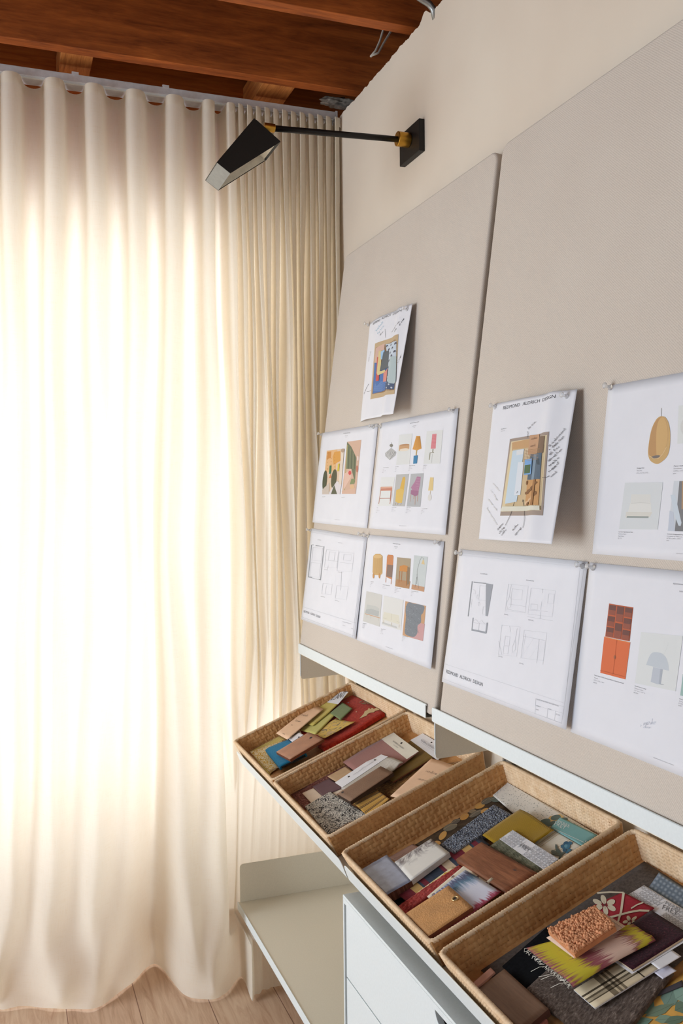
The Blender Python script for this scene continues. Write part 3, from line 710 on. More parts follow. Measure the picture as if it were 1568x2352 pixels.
for t, a, b in (('blue clouds', (415, 640), (545, 440)), ('for trim', (450, 710), (555, 530))): pr.hand(t, za(*a), za(*b), (-2.4, -1.6), (150, 196, 222), .6)
pr.hand('ceiling', za(480, 740), za(535, 660), (-1.8, -1.3), (120, 120, 126), .5); pr.line(Z(za, (560, 605), (560, 790)), .5, (110, 112, 118)); pr.line(Z(za, (215, 1785), (255, 1790), (325, 1765)), .6, (80, 80, 84))
pr.hand('soft pink', za(240, 1250), za(300, 1050), (-2, -.7), LG, .5); pr.hand('linen', za(760, 1290), za(815, 1140), (-1.8, -.7), (120, 120, 126), .6)
pr.build('pen_line', o)
# 2 two interior views
sf, o = sheet('P2', Z(zb, (172, 282), (732, 188), (622, 1235), (75, 1175)), 'page with two bedroom photographs, at the curtain edge of the far board', .0018, lambda a, b: .0012*math.sin(a*3.1))
pr = Print(sf).each('caption_text', o)
pr.text('REDMOND ALDRICH DESIGN', zb(390, 290), zb(458, 283), (.2, -1.8), GR); pr.text('INSPIRATION', zb(405, 314), zb(433, 311), (.2, -1.3), GR); pr.text('BEDROOM', zb(410, 326), zb(425, 325), (.2, -1.2), LG)
pr.text('Fabric canopy', zb(177, 923), zb(207, 920), (.2, -1.3), (60, 60, 62)); pr.text('Play corner', zb(370, 929), zb(404, 925), (.2, -1.3), GR); pr.text('REDMOND ALDRICH', zb(302, 1151), zb(355, 1154), (.1, -1.3), LG)
pr.build('caption_text', o)
pr = Print(sf); A = Z(zb, (222, 458), (403, 437), (358, 893), (178, 895)); pr.quad(A, (228, 196, 164), 6)
pr.quad(Z(zb, (222, 458), (330, 446), (312, 660), (203, 680)), (232, 178, 116), 4); pr.poly(Z(zb, (232, 470), (268, 466), (262, 530), (222, 545)), (206, 128, 48)); pr.poly(Z(zb, (300, 470), (360, 462), (362, 560), (290, 600), (282, 520)), (222, 150, 56), 1)
for k in range(22): pr.ell(zb(226+((k*37) % 110), 480+((k*53) % 190)), .8, 1.0, (200, 120, 54), n=7)
pr.quad(Z(zb, (252, 608), (272, 606), (266, 688), (246, 692)), (30, 96, 56), 2); pr.poly(Z(zb, (244, 735), (262, 690), (274, 730)), (222, 120, 64)); pr.quad(Z(zb, (338, 590), (355, 586), (348, 660), (330, 666)), (214, 190, 44), 2)
pr.ell(zb(203, 760), 5, 24, (58, 62, 38), .09); pr.ell(zb(296, 740), 6, 22, (66, 66, 40), .12); pr.quad(Z(zb, (178, 850), (250, 780), (246, 893), (178, 895)), (206, 190, 176), 3); pr.poly(Z(zb, (246, 880), (330, 760), (372, 800), (358, 893), (248, 894)), (226, 218, 222), 1); pr.poly(Z(zb, (268, 893), (300, 800), (330, 893)), (76, 78, 54)); pr.quad(Z(zb, (372, 470), (398, 466), (374, 800), (345, 790)), (232, 214, 196), 3); pr.ell(zb(386, 458), 4, 4.5, (180, 150, 124))
pr.build('interior_photo', o)
pr = Print(sf); pr.quad(Z(zb, (427, 370), (568, 350), (513, 890), (376, 890)), (214, 172, 146), 6)
pr.poly(Z(zb, (427, 370), (470, 420), (520, 530), (505, 780), (470, 640), (410, 640)), (96, 104, 74), 1)
for k in range(6): pr.line(Z(zb, (432+k*14, 400+k*20), (425+k*15, 640)), .8, (60, 66, 48) if k % 2 else (150, 150, 110))
pr.line(Z(zb, (430, 400), (400, 880)), 1.6, (170, 160, 90)); pr.quad(Z(zb, (400, 690), (470, 640), (470, 720), (395, 850)), (232, 190, 168), 3); pr.ell(zb(455, 680), 3.4, 5, (214, 66, 62)); pr.poly(Z(zb, (470, 740), (508, 738), (500, 790), (455, 795)), (122, 134, 84)); pr.ell(zb(478, 820), 5, 5.5, (226, 180, 130)); pr.quad(Z(zb, (376, 860), (516, 830), (513, 890), (376, 890)), (220, 176, 152), 3); pr.ell(zb(535, 535), 1.6, 6, (238, 220, 214)); pr.ell(zb(527, 640), 2.6, 8, (190, 110, 84))
pr.build('interior_photo', o)
# 3 lamps and chairs
sf, o = sheet('P3', Z(zb, (757, 185), (1535, 32), (1405, 1302), (640, 1235)), 'page of lamps, a desk and chairs, beside the groove between the boards', (.0018, .003, .006, .0018), lambda a, b: .0015*math.sin(a*3.1))
pr = Print(sf).each('caption_text', o)
pr.text('REDMOND ALDRICH DESIGN', zb(1058, 190), zb(1147, 173), (.2, -1.8), GR); pr.text('SHOPPING LIST', zb(1082, 217), zb(1118, 209), (.2, -1.5), GR); pr.text('NURSERY', zb(1090, 231), zb(1109, 226), (.2, -1.3), LG); pr.text('REDMOND ALDRICH', zb(950, 1212), zb(1022, 1216), (.1, -1.5), LG)
for x, y, l, wd in ((785, 630, ['Small Petal Pendant', 'Etsy', '18"W x 14"H', '$420'], 58), (912, 620, ['Drum Light', 'Urban', '16"D', '$260'], 30), (1050, 608, ['Pleated Table Lamp', 'Atelier', '11"W x 22"H', '$480'], 58), (1190, 606, ['Wall Sconce', 'Swing Arm', '7"W x 19"H', '$395'], 36),
                (722, 1028, ['Desk', 'Loft', '42"W x 22"D', '$640'], 34), (876, 1032, ['Accent Chair', 'Velvet', '28"W x 30"D', ''], 46), (1022, 1033, ['Side Chair', 'Slipper', '22"W x 26"D', '$540'], 48), (1174, 1043, ['Tapered Wall Light', 'Brass', '6"W x 18"H', '$310'], 56)):
    para(pr, zb, x, y, [q for q in l if q], wd, (70, 70, 74), (.5, -6), 16, -.06, -3)
pr.build('caption_text', o)
def photo(name, z, quad, bg, fn, base=.0004):
    pr = Print(sf, base)
    if bg: pr.quad(Z(z, *quad), bg, 4)
    fn(pr, z); pr.build(name, o)
def pendant(pr, z):
    pr.line(Z(z, (871, 375), (868, 430)), .7, (120, 120, 116)); pr.ell(z(868, 405), 4, 3.4, (120, 116, 106)); pr.poly(Z(z, (806, 480), (830, 460), (865, 430), (890, 450), (918, 470), (910, 505), (852, 550), (808, 510)), (176, 176, 176))
    for x in (816, 835, 855, 875, 897): pr.line(Z(z, (x, 470), (852, 545)), 1.4, (206, 206, 206)); pr.line(Z(z, (x+9, 470), (853, 545)), .8, (140, 140, 140))
photo('lamp_photo', zb, None, None, pendant)
def drum(pr, z): pr.poly(Z(z, (950, 410), (1000, 392), (1052, 395), (1050, 440), (1000, 462), (946, 460)), (202, 150, 102), 1); pr.ell(z(1000, 448), 11, 3.2, (238, 222, 200), -.1); pr.ell(z(1000, 400), 11.5, 2, (186, 134, 90), -.1)
photo('lamp_photo', zb, ((950, 300), (1080, 285), (1052, 592), (918, 600)), (226, 229, 229), drum)
def table_lamp(pr, z):
    pr.poly(Z(z, (1120, 312), (1158, 312), (1172, 437), (1128, 455), (1082, 445)), (226, 154, 62), 1)
    for k in range(9): pr.line(Z(z, (1125+k*4, 318), (1092+k*9, 440)), .4, (196, 122, 40))
    pr.line(Z(z, (1124, 452), (1119, 505)), 2, (206, 160, 70)); pr.quad(Z(z, (1096, 508), (1136, 504), (1127, 585), (1090, 588)), (40, 116, 170), 2)
photo('lamp_photo', zb, None, None, table_lamp)
def sconce(pr, z):
    pr.poly(Z(z, (1280, 292), (1322, 288), (1312, 436), (1264, 438)), (218, 112, 122), 1); pr.line(Z(z, (1287, 440), (1284, 470)), 2, (110, 96, 70)); pr.line(Z(z, (1296, 474), (1258, 478), (1250, 548)), 1.6, (112, 106, 72)); pr.line(Z(z, (1280, 490), (1273, 580)), .6, (170, 170, 168))
    for k in range(10): pr.line(Z(z, (1276, 300+k*14), (1316, 298+k*14)), .5, (236, 160, 160))
photo('lamp_photo', zb, ((1225, 265), (1385, 250), (1355, 585), (1192, 590)), (226, 229, 229), sconce)
def desk(pr, z):
    pr.quad(Z(z, (762, 820), (880, 816), (879, 856), (757, 858)), (200, 120, 92), 2); pr.quad(Z(z, (766, 818), (880, 815), (880, 828), (764, 838)), (222, 164, 136), 2)
    for a, b in (((762, 858), (742, 990)), ((876, 856), (856, 992)), ((866, 856), (858, 960))): pr.line(Z(z, a, b), 1.3, (176, 100, 78))
    pr.line(Z(z, (750, 935), (862, 933)), 1.3, (176, 100, 78))
photo('desk_photo', zb, ((765, 722), (905, 720), (865, 1010), (728, 1012)), (232, 234, 234), desk)
def chair1(pr, z): pr.poly(Z(z, (985, 725), (1005, 715), (1012, 740), (990, 900), (950, 930), (955, 840)), (222, 172, 62), 1); pr.poly(Z(z, (920, 850), (965, 835), (1000, 850), (978, 978), (940, 982), (910, 965)), (226, 184, 84), 1); [pr.line(Z(z, (x, 978), (x-6, 1000)), .9, (160, 120, 60)) for x in (918, 940, 972)]
photo('chair_photo', zb, ((920, 696), (1047, 690), (1005, 1014), (881, 1012)), (186, 186, 184), chair1)
def chair2(pr, z):
    pr.poly(Z(z, (1128, 715), (1165, 718), (1160, 780), (1140, 880), (1080, 850), (1068, 825), (1105, 770)), (172, 112, 148), 1); pr.poly(Z(z, (1068, 850), (1145, 862), (1140, 900), (1110, 915), (1064, 890)), (156, 96, 132), 1)
    for k in range(5): pr.line(Z(z, (1110+k*4, 735+k*26), (1160-k*4, 740+k*26)), .5, (206, 156, 186))
    for a, b in (((1068, 895), (1058, 970)), ((1112, 912), (1108, 998)), ((1136, 898), (1132, 965)), ((1098, 900), (1096, 942))): pr.line(Z(z, a, b), 1.1, (196, 150, 128))
photo('chair_photo', zb, ((1066, 690), (1194, 682), (1160, 1018), (1024, 1016)), (178, 180, 184), chair2)
def wall_light(pr, z): pr.poly(Z(z, (1258, 724), (1292, 726), (1284, 856), (1238, 856)), (228, 198, 128), 1); pr.line(Z(z, (1262, 858), (1256, 890)), .9, (196, 170, 110)); pr.ell(z(1253, 925), 4, 8, (226, 224, 218), .1)
photo('lamp_photo', zb, None, None, wall_light)
# 4 plan drawing, far board
sf, o = sheet('P4', Z(zc, (205, 125), (683, 200), (582, 1075), (117, 905)), 'floor plan drawing at the curtain edge of the far board, lower row', (.0018, .0018, .006, .0018))
def plan(pr, z, k, rects, dark, rects2):
    for q in rects: pr.line([z(*p) for p in q], .5*k, (204, 207, 214), False)
    pr.up()
    for q in dark: pr.line([z(*p) for p in q], 2.0*k, (140, 144, 152))
    for q in rects2: pr.line([z(*p) for p in q], .4*k, (186, 190, 198), False)
def box_(x0, y0, x1, y1, sx=0.0, sy=0.0):
    return ((x0, y0), (x1, y0+sx*(x1-x0)), (x1+sy*(y1-y0), y1+sx*(x1-x0)), (x0+sy*(y1-y0), y1), (x0, y0))
pr = Print(sf); plan(pr, zc, 1, [((200, 158), (660, 232), (560, 1060), (110, 895)), ((207, 140), (670, 215), (570, 1070))], [((225, 268), (208, 268), (180, 545), (288, 572), (318, 283), (244, 275)), ((183, 545), (212, 548)), ((275, 566), (288, 570))],
     [box_(340, 310, 445, 460, .08, -.12), box_(365, 330, 415, 400, .08, -.12), box_(450, 330, 575, 490, .09, -.12), box_(490, 350, 555, 400, .09, -.12), box_(310, 600, 390, 690, .1, -.12), box_(430, 620, 525, 730, .1, -.12), ((330, 400), (440, 412)), ((455, 420), (565, 432)), box_(222, 290, 305, 400, .1, -.1), box_(205, 420, 290, 540, .1, -.1), ((355, 450), (350, 480)), ((470, 500), (462, 660)), ((340, 620), (330, 690)), ((136, 800), (590, 940)), ((122, 885), (580, 1050))])
pr.build('plan_drawing', o)
pr = Print(sf).each('caption_text', o)
for t, a, b in (('REDMOND', (140, 845), (190, 862)), ('ALDRICH', (200, 865), (240, 880)), ('DESIGN', (248, 884), (286, 898))): pr.text(t, zc(*a), zc(*b), (.6, -5), (104, 106, 112))
for t, a, b in (('FLOORPLAN', (262, 226), (290, 232)), ('ELEVATIONS', (442, 252), (475, 258)), ('WEST WALL', (318, 482), (350, 488)), ('NORTH WALL', (438, 505), (476, 512)), ('SOUTH WALL', (290, 715), (328, 722)), ('EAST WALL', (412, 748), (450, 758)), ('ALDRICH BEDROOM', (476, 930), (548, 950)), ('SCALE', (478, 960), (500, 966)), ('A1', (548, 985), (560, 990))): pr.text(t, zc(*a), zc(*b), (.2, -1.6), LG)
pr.build('caption_text', o)
# 5 furniture
sf, o = sheet('P5', Z(zc, (690, 180), (1343, 238), (1230, 1335), (587, 1080)), 'page of stools, sofas and a sheepskin, lowest sheet on the far board', (.0018, .0025, .010, .0018), lambda a, b: .0015*math.sin(a*3.1))
pr = Print(sf).each('caption_text', o); pr.text('REDMOND ALDRICH DESIGN', zc(907, 258), zc(972, 266), (.2, -1.8), GR); pr.text('FURNITURE', zc(920, 284), zc(950, 288), (.2, -1.5), GR); pr.text('NURSERY', zc(925, 296), zc(942, 299), (.2, -1.2), LG); pr.text('REDMOND ALDRICH', zc(848, 1142), zc(908, 1164), (.1, -1.5), LG)
for x, y, l, wd in ((715, 582, ['Cane Stool', 'Vintage', '16"D', '$190'], 26), (822, 610, ['Painted Cabinet Side', 'Found', '14"W x 30"H'], 60), (928, 636, ['Oak Side Table', 'Danish', '18"W x 22"H', '$420'], 50), (1066, 664, ['Arched Reading Light', 'Lamp Co', '60"H', '$380'], 60), (648, 940, ['Daybed', 'Loft', '70"W', '$980'], 30), (808, 990, ['Small Sofa', 'Linen', '76"W', '$1,240'], 38), (992, 1052, ['Sheepskin Rug', 'Natural', '3 x 5', '$220'], 44)):
    para(pr, zc, x, y, l, wd, (80, 80, 84), (.4, -5.5), 13, .12, -2)
pr.build('caption_text', o)
def stool(pr, z): pr.poly(Z(z, (738, 360), (760, 342), (795, 342), (820, 362), (818, 510), (800, 526), (750, 522), (732, 500)), (214, 168, 100), 1); [pr.line(Z(z, (740+k*9, 366), (736+k*9, 508)), .5, (188, 140, 76)) for k in range(9)]; pr.ell(z(778, 366), 10, 4, (224, 182, 116)); [pr.ell(z(x, 530), 2, 6, (206, 140, 70)) for x in (741, 793)]
photo('stool_photo', zc, None, None, stool)
def cab(pr, z): pr.poly(Z(z, (866, 350), (908, 354), (914, 364), (900, 562), (848, 540), (858, 365)), (206, 124, 70), 1); pr.quad(Z(z, (860, 434), (910, 440), (902, 545), (852, 535)), (128, 100, 86), 2); [pr.line(Z(z, (a, b), (a-3, b+42)), 1.2, (206, 124, 70)) for a, b in ((850, 545), (896, 560))]
photo('cabinet_photo', zc, None, None, cab)
def side(pr, z): pr.quad(Z(z, (940, 560), (1058, 580), (1048, 640), (930, 620)), (176, 124, 78), 2); pr.poly(Z(z, (968, 448), (1005, 438), (1038, 450), (1034, 500), (965, 490)), (204, 128, 54)); [pr.line(Z(z, (a, 490), (a-6, b)), 1.6, (166, 96, 42)) for a, b in ((968, 590), (988, 580), (1030, 618))]; pr.quad(Z(z, (1034, 455), (1054, 460), (1048, 600), (1030, 610)), (130, 106, 76), 2)
photo('table_photo', zc, ((945, 372), (1062, 384), (1048, 643), (928, 620)), (166, 146, 116), side)
def arc(pr, z): pr.quad(Z(z, (1072, 604), (1178, 628), (1174, 668), (1067, 646)), (196, 142, 104), 2); pr.line(Z(z, (1112, 600), (1118, 480), (1140, 400), (1155, 370), (1168, 380), (1170, 400)), .6, (90, 90, 88)); pr.poly(Z(z, (1164, 395), (1174, 398), (1180, 436), (1152, 430)), (222, 196, 140)); pr.line(Z(z, (1114, 520), (1130, 640)), .5, (90, 90, 88)); pr.line(Z(z, (1114, 540), (1098, 630)), .5, (90, 90, 88))
photo('lamp_photo', zc, ((1090, 356), (1206, 370), (1174, 668), (1067, 646)), (202, 210, 212), arc)
def sofa1(pr, z): pr.poly(Z(z, (684, 775), (760, 790), (792, 810), (788, 875), (672, 850)), (198, 200, 196), 1); pr.poly(Z(z, (676, 820), (720, 812), (790, 835), (785, 880), (668, 850)), (178, 182, 180), 1); pr.line(Z(z, (668, 855), (800, 893)), 1.5, (206, 150, 106)); [pr.line(Z(z, (a, b), (a-2, b+26)), .8, (190, 190, 186)) for a, b in ((686, 862), (720, 874), (786, 890))]
photo('sofa_photo', zc, ((680, 660), (816, 694), (795, 968), (649, 920)), (212, 211, 205), sofa1)
def sofa2(pr, z): pr.poly(Z(z, (836, 840), (960, 870), (966, 915), (968, 950), (825, 905), (826, 870)), (226, 222, 204), 1); pr.line(Z(z, (828, 890), (968, 930)), .7, (190, 186, 168)); pr.line(Z(z, (900, 855), (896, 910)), .5, (190, 186, 168)); pr.poly(Z(z, (818, 925), (940, 965), (950, 985), (815, 940)), (200, 202, 202)); [pr.line(Z(z, (a, b), (a-1, b+25)), .8, (186, 160, 120)) for a, b in ((832, 910), (900, 932), (964, 950))]
photo('sofa_photo', zc, ((832, 700), (1000, 740), (978, 1000), (812, 950)), (229, 229, 227), sofa2)
def skin(pr, z):
    pts = [(1040, 760), (1090, 770), (1150, 780), (1178, 800), (1165, 850), (1150, 870), (1148, 930), (1120, 960), (1118, 1020), (1090, 1055), (1040, 1045), (1012, 1020), (1015, 950), (1022, 880), (1018, 820)]
    pr.quad(Z(z, (1120, 930), (1180, 945), (1164, 1090), (1060, 1060)), (206, 150, 150), 2); pr.poly(smooth(Z(z, *pts)), (112, 118, 126))
    for k in range(60): a = z(1022+((k*47) % 120), 790+((k*71) % 240)); pr.line([a, (a[0]+2.4*math.sin(k), a[1]+2.4*math.cos(k*1.7))], .7, (150, 158, 168) if k % 2 else (84, 88, 96), False)
photo('rug_photo', zc, ((1016, 748), (1190, 790), (1162, 1091), (992, 1042)), (204, 152, 106), skin)
# 6 annotated page, near board
sf, o = sheet('Q1', Z(zd, (265, 300), (1455, 85), (1095, 2290), (55, 2215)), 'annotated portrait page with a basket photograph, lifting off the near board', (.002, .012, .060, .004), n=44, lift=              lambda a, b: .004*math.sin(a*math.pi)+.010*math.exp(-((a-.80)/.09)**2))
pr = Print(sf)
for t, a, b in (('REDMOND', (417, 390), (668, 345)), ('ALDRICH', (708, 335), (952, 290)), ('DESIGN', (996, 280), (1218, 236))): pr.text(t, zd(*a), zd(*b), (1.2, -8.6), (46, 46, 50))
pr.build('printed_title', o)
pr = Print(sf).each('caption_text', o); pr.text('Boys Bedroom', zd(388, 697), zd(470, 685), (.3, -2.2), GR); pr.text('Option 1of2', zd(386, 727), zd(446, 719), (.3, -2), LG); pr.build('caption_text', o)
pr = Print(sf, .0007); pr.quad(Z(zd, (528, 845), (1130, 765), (1012, 1932), (395, 1920)), (156, 136, 122), 8)
pr.quad(Z(zd, (548, 885), (1108, 815), (1000, 1868), (412, 1868)), (226, 206, 160), 7); pr.quad(Z(zd, (560, 900), (830, 850), (810, 1000), (560, 1020)), (200, 152, 98), 4); pr.quad(Z(zd, (575, 1000), (1080, 960), (1000, 1800), (470, 1790)), (206, 176, 130), 6)
pr.quad(Z(zd, (740, 1010), (1050, 990), (1020, 1180), (730, 1200)), (228, 206, 168), 4)
for k in range(8): pr.line(Z(zd, (745-k*2, 1025+k*22), (1045-k*3, 1005+k*22)), .7, (170, 128, 80)); 
for k in range(14): pr.line(Z(zd, (750+k*22, 1010), (738+k*22, 1190)), .5, (176, 136, 90))
pr.quad(Z(zd, (945, 830), (1085, 830), (1058, 1080), (935, 1080)), (110, 84, 62), 4)
pr.quad(Z(zd, (575, 1020), (740, 1000), (640, 1740), (470, 1765)), (198, 218, 236), 6); pr.quad(Z(zd, (655, 1190), (735, 1190), (690, 1650), (602, 1655)), (224, 232, 242), 4); pr.quad(Z(zd, (632, 1020), (735, 1008), (725, 1075), (630, 1092)), (226, 230, 234), 3)
pr.quad(Z(zd, (820, 800), (975, 790), (940, 1080), (790, 1090)), (198, 146, 106), 4); pr.quad(Z(zd, (830, 1085), (1045, 1075), (1015, 1450), (785, 1445)), (64, 84, 104), 5); pr.quad(Z(zd, (880, 1085), (935, 1083), (905, 1447), (850, 1446)), (110, 136, 158), 3)
pr.poly(Z(zd, (930, 1180), (960, 1150), (1010, 1160), (1015, 1250), (960, 1240)), (40, 54, 66)); pr.quad(Z(zd, (790, 1450), (1015, 1450), (985, 1800), (760, 1790)), (202, 142, 80), 4)
for k in range(40): a = zd(790+((k*71) % 200)-((k*13) % 40), 1480+((k*97) % 300)); pr.ell(a, 1.2+.8*(k % 3), 2.4+(k % 4), (120, 74, 36) if k % 3 else (226, 184, 140), .1, 7)
pr.quad(Z(zd, (905, 1455), (960, 1455), (925, 1800), (880, 1795)), (150, 96, 46), 3)
pr.quad(Z(zd, (760, 1160), (862, 1146), (852, 1370), (745, 1378)), (108, 160, 222), 3); pr.quad(Z(zd, (760, 1240), (843, 1230), (835, 1350), (750, 1358)), (62, 92, 56), 3); pr.quad(Z(zd, (440, 1800), (1000, 1810), (998, 1866), (414, 1866)), (226, 224, 206), 5)
pr.hand('nadine', zd(845, 870), zd(930, 855), (.6, -4), (120, 84, 60), .5); pr.hand('young k', zd(835, 975), zd(905, 968), (.6, -4), (120, 84, 60), .5)
pr.build('sample_photo', o)
pr = Print(sf, .0016).each('handwritten_note', o); HC = (40, 40, 46)
for t, a, b, u in (('for trim', (806, 710), (905, 600), (-2.4, -2.4)), ('a nightstand', (1130, 985), (1300, 715), (-2.7, -1.7)), ('+ desk that', (1125, 1040), (1285, 830), (-2.7, -1.7)), ('all fits', (1125, 1110), (1225, 985), (-2.7, -1.7)), ('carved from', (1108, 1200), (1250, 1020), (-2.7, -1.7)), ('one big', (1110, 1270), (1215, 1140), (-2.7, -1.7)), ('piece of', (1105, 1350), (1215, 1210), (-2.7, -1.7)), ('wood', (1115, 1420), (1180, 1345), (-2.7, -1.7)),
                 ('creamy', (370, 2110), (450, 2030), (-2.4, -2.4)), ('white', (395, 2160), (470, 2080), (-2.4, -2.4)), ('walls', (430, 2180), (500, 2110), (-2.4, -2.4)), ('cushy', (590, 2120), (665, 2045), (-2.4, -2.4)), ('carpet', (630, 2180), (720, 2085), (-2.4, -2.4))): pr.hand(t, zd(*a), zd(*b), u, HC, .6)
pr.line(Z(zd, (480, 2050), (560, 1900), (650, 1600)), .7, HC); pr.line(Z(zd, (640, 1620), (652, 1595), (660, 1615)), .7, HC); pr.line(Z(zd, (735, 2085), (755, 1990), (750, 1830), (725, 1720)), .8, HC); pr.line(Z(zd, (722, 1745), (726, 1710), (740, 1735)), .7, HC); pr.line(Z(zd, (1035, 1430), (1065, 1430), (1100, 1400)), .7, HC); pr.line(Z(zd, (788, 830), (795, 770), (785, 740)), .7, HC)
for t, a, b in (('window', (270, 1480), (380, 1600)), ('in the', (240, 1580), (340, 1720)), ('corner with', (200, 1700), (340, 1860)), ('bunk curtains', (180, 1820), (350, 2050))): pr.hand(t, zd(*a), zd(*b), (2.4, -2.2), (216, 214, 210), .7)
pr.build('pen_line', o)
# 7 hanging chair and bed
sf, o = sheet('Q2', [(1397, 886), (1568, 855), (1568, 1289), (1359.5, 1272)], 'page with an egg-shaped hanging chair and a bed, at the picture edge', (.0018, .0018, .0018, .003), ext=1.55)
pr = Print(sf).each('caption_text', o)
for x, y, l, wd, s in ((490, 1085, ['Hanging Chair', 'The Citta', '45"H x 23.2"W x 31"D'], 138, -.05), (928, 1055, ['Plaster Scallop', 'Schoolhouse', '10.5"D x 7.7"H', '$299'], 130, -.05), (268, 1898, ['Carmen Upholstered Bed', 'Pottery Barn', 'Full Size', '$1,712'], 170, .03), (848, 1920, ['Custom Integrated Desk', 'Creation by Millwork', '60"W x 24"D x 30"H', 'tbd'], 200, .05)): para(pr, ze, x, y, l, wd, (88, 90, 98), (.8, -15), 30, s, -3)
pr.text('REDMOND ALDRICH', ze(958, 2190), ze(1100, 2196), (.1, -2), LG); pr.build('caption_text', o)
def egg(pr, z):
    pr.line(Z(z, (784, 400), (781, 490)), .8, (130, 124, 112)); pr.poly(smooth(Z(z, (781, 487), (830, 500), (870, 570), (887, 690), (878, 840), (845, 940), (770, 1010), (722, 1024), (665, 1000), (632, 950), (624, 870), (640, 740), (668, 620), (715, 530), (750, 497))), (206, 162, 98), 2)
    pr.poly(smooth(Z(z, (781, 495), (720, 535), (672, 625), (645, 740), (630, 870), (640, 930), (690, 965), (740, 960), (800, 900), (845, 800), (862, 690), (850, 580), (820, 510))), (190, 138, 82), 2)
    pr.poly(smooth(Z(z, (781, 500), (740, 560), (720, 700), (730, 960), (790, 910), (842, 800), (858, 690), (848, 590), (820, 515))), (212, 166, 100), 0); pr.ell(z(715, 942), 11, 3.2, (108, 98, 92), -.18); pr.line(Z(z, (640, 930), (690, 966), (745, 962), (800, 905), (840, 830)), 1.4, (226, 192, 136))
photo('chair_photo', ze, None, None, egg)
def bed(pr, z): pr.poly(Z(z, (424, 1398), (655, 1396), (650, 1510), (415, 1512)), (226, 226, 222)); pr.poly(Z(z, (412, 1510), (655, 1500), (668, 1640), (640, 1680), (360, 1680), (390, 1600)), (232, 232, 228), 1); pr.poly(Z(z, (362, 1625), (672, 1625), (645, 1690), (355, 1698)), (222, 220, 210), 1); pr.quad(Z(z, (372, 1680), (630, 1680), (628, 1702), (366, 1702)), (140, 150, 146), 2); pr.line(Z(z, (420, 1512), (535, 1504), (650, 1508)), .8, (196, 196, 192))
photo('bed_photo', ze, ((350, 1255), (800, 1245), (735, 1855), (275, 1855)), (220, 225, 229), bed)
def nook(pr, z): pr.quad(Z(z, (995, 1228), (1330, 1224), (1310, 1880), (940, 1874)), (110, 110, 114), 4); pr.quad(Z(z, (1025, 1228), (1200, 1225), (1180, 1590), (1020, 1580)), (168, 132, 96), 3); pr.poly(Z(z, (890, 1400), (945, 1400), (1020, 1760), (1010, 1805), (985, 1800), (930, 1640)), (206, 218, 232)); pr.quad(Z(z, (880, 1600), (925, 1620), (940, 1874), (858, 1872)), (196, 206, 222), 2)
photo('desk_photo', ze, ((930, 1228), (1330, 1224), (1310, 1880), (855, 1872)), (212, 218, 228), nook)
photo('shade_photo', ze, ((985, 370), (1240, 350), (1240, 760), (970, 790)), (226, 230, 230), lambda pr, z: pr.ell(z(1090, 600), 16, 20, (214, 216, 214)))
# 8 plan, near board
sf, o = sheet('Q3', Z(zf, (247, 55), (1005, 130), (875, 1125), (140, 840)), 'large floor plan drawing with a title strip, lower left of the near board', (.0018, .0025, .012, .0018))
pr = Print(sf); plan(pr, zf, 1, [((243, 75), (985, 150), (850, 1088), (140, 820)), ((247, 90), (960, 160), (870, 962)), ((162, 735), (868, 968)), ((700, 940), (868, 990), (850, 1085), (695, 1030), (700, 940)), ((695, 980), (860, 1028)), ((770, 1000), (765, 1055)), ((815, 1015), (810, 1068))],
     [((322, 245), (298, 452)), ((330, 250), (405, 258)), ((328, 460), (320, 535), (405, 552), (415, 490))],
     [box_(368, 270, 422, 355, .12, -.08), ((325, 290), (340, 300), (342, 320), (328, 318)), box_(352, 325, 364, 345, .1, -.1), box_(388, 395, 412, 440, .1, -.1), ((310, 350), (322, 352), (315, 400)), ((330, 490), (405, 500)), ((365, 492), (360, 545)), ((330, 480), (345, 470), (360, 490), (378, 475), (398, 498)), ((357, 370), (365, 368), (370, 385), (358, 390), (357, 370)),
      box_(538, 262, 655, 420, .1, -.12), box_(672, 285, 815, 440, .12, -.12), ((555, 265), (542, 340), (525, 380), (535, 410), (552, 395), (555, 350), (545, 335)), box_(560, 290, 622, 350, .1, -.1), ((540, 380), (640, 395)), ((525, 410), (640, 430)), box_(672, 380, 712, 412, .1, -.1), ((655, 415), (770, 425)), ((735, 365), (728, 415)), box_(775, 320, 808, 375, .1, -.1), ((740, 290), (738, 315)), ((730, 425), (725, 470)), ((650, 455), (800, 480)),
      box_(500, 505, 608, 680, .1, -.12), box_(632, 535, 765, 700, .12, -.12), ((590, 525), (578, 595), (560, 640), (565, 670), (580, 650), (582, 610), (577, 595)), box_(520, 570, 548, 625, .1, -.1), box_(512, 628, 540, 672, .1, -.1), ((545, 510), (552, 545)), ((640, 560), (620, 690), (690, 580), (665, 700), (740, 590), (705, 720), (755, 600), (742, 740)), ((625, 570), (760, 598)), ((720, 590), (705, 730)), ((480, 600), (500, 680))])
pr.poly(Z(zf, (405, 257), (446, 264), (415, 452), (402, 450), (425, 275), (404, 272)), (150, 156, 166)); pr.poly(Z(zf, (320, 527), (408, 545), (405, 556), (318, 536)), (150, 156, 166)); pr.poly(Z(zf, (408, 490), (416, 492), (409, 552), (401, 550)), (150, 156, 166)); pr.build('plan_drawing', o)
pr = Print(sf).each('caption_text', o)
for t, a, b in (('REDMOND', (167, 788), (237, 815)), ('ALDRICH', (247, 818), (315, 843)), ('DESIGN', (327, 847), (384, 868))): pr.text(t, zf(*a), zf(*b), (.9, -8), (70, 72, 78))
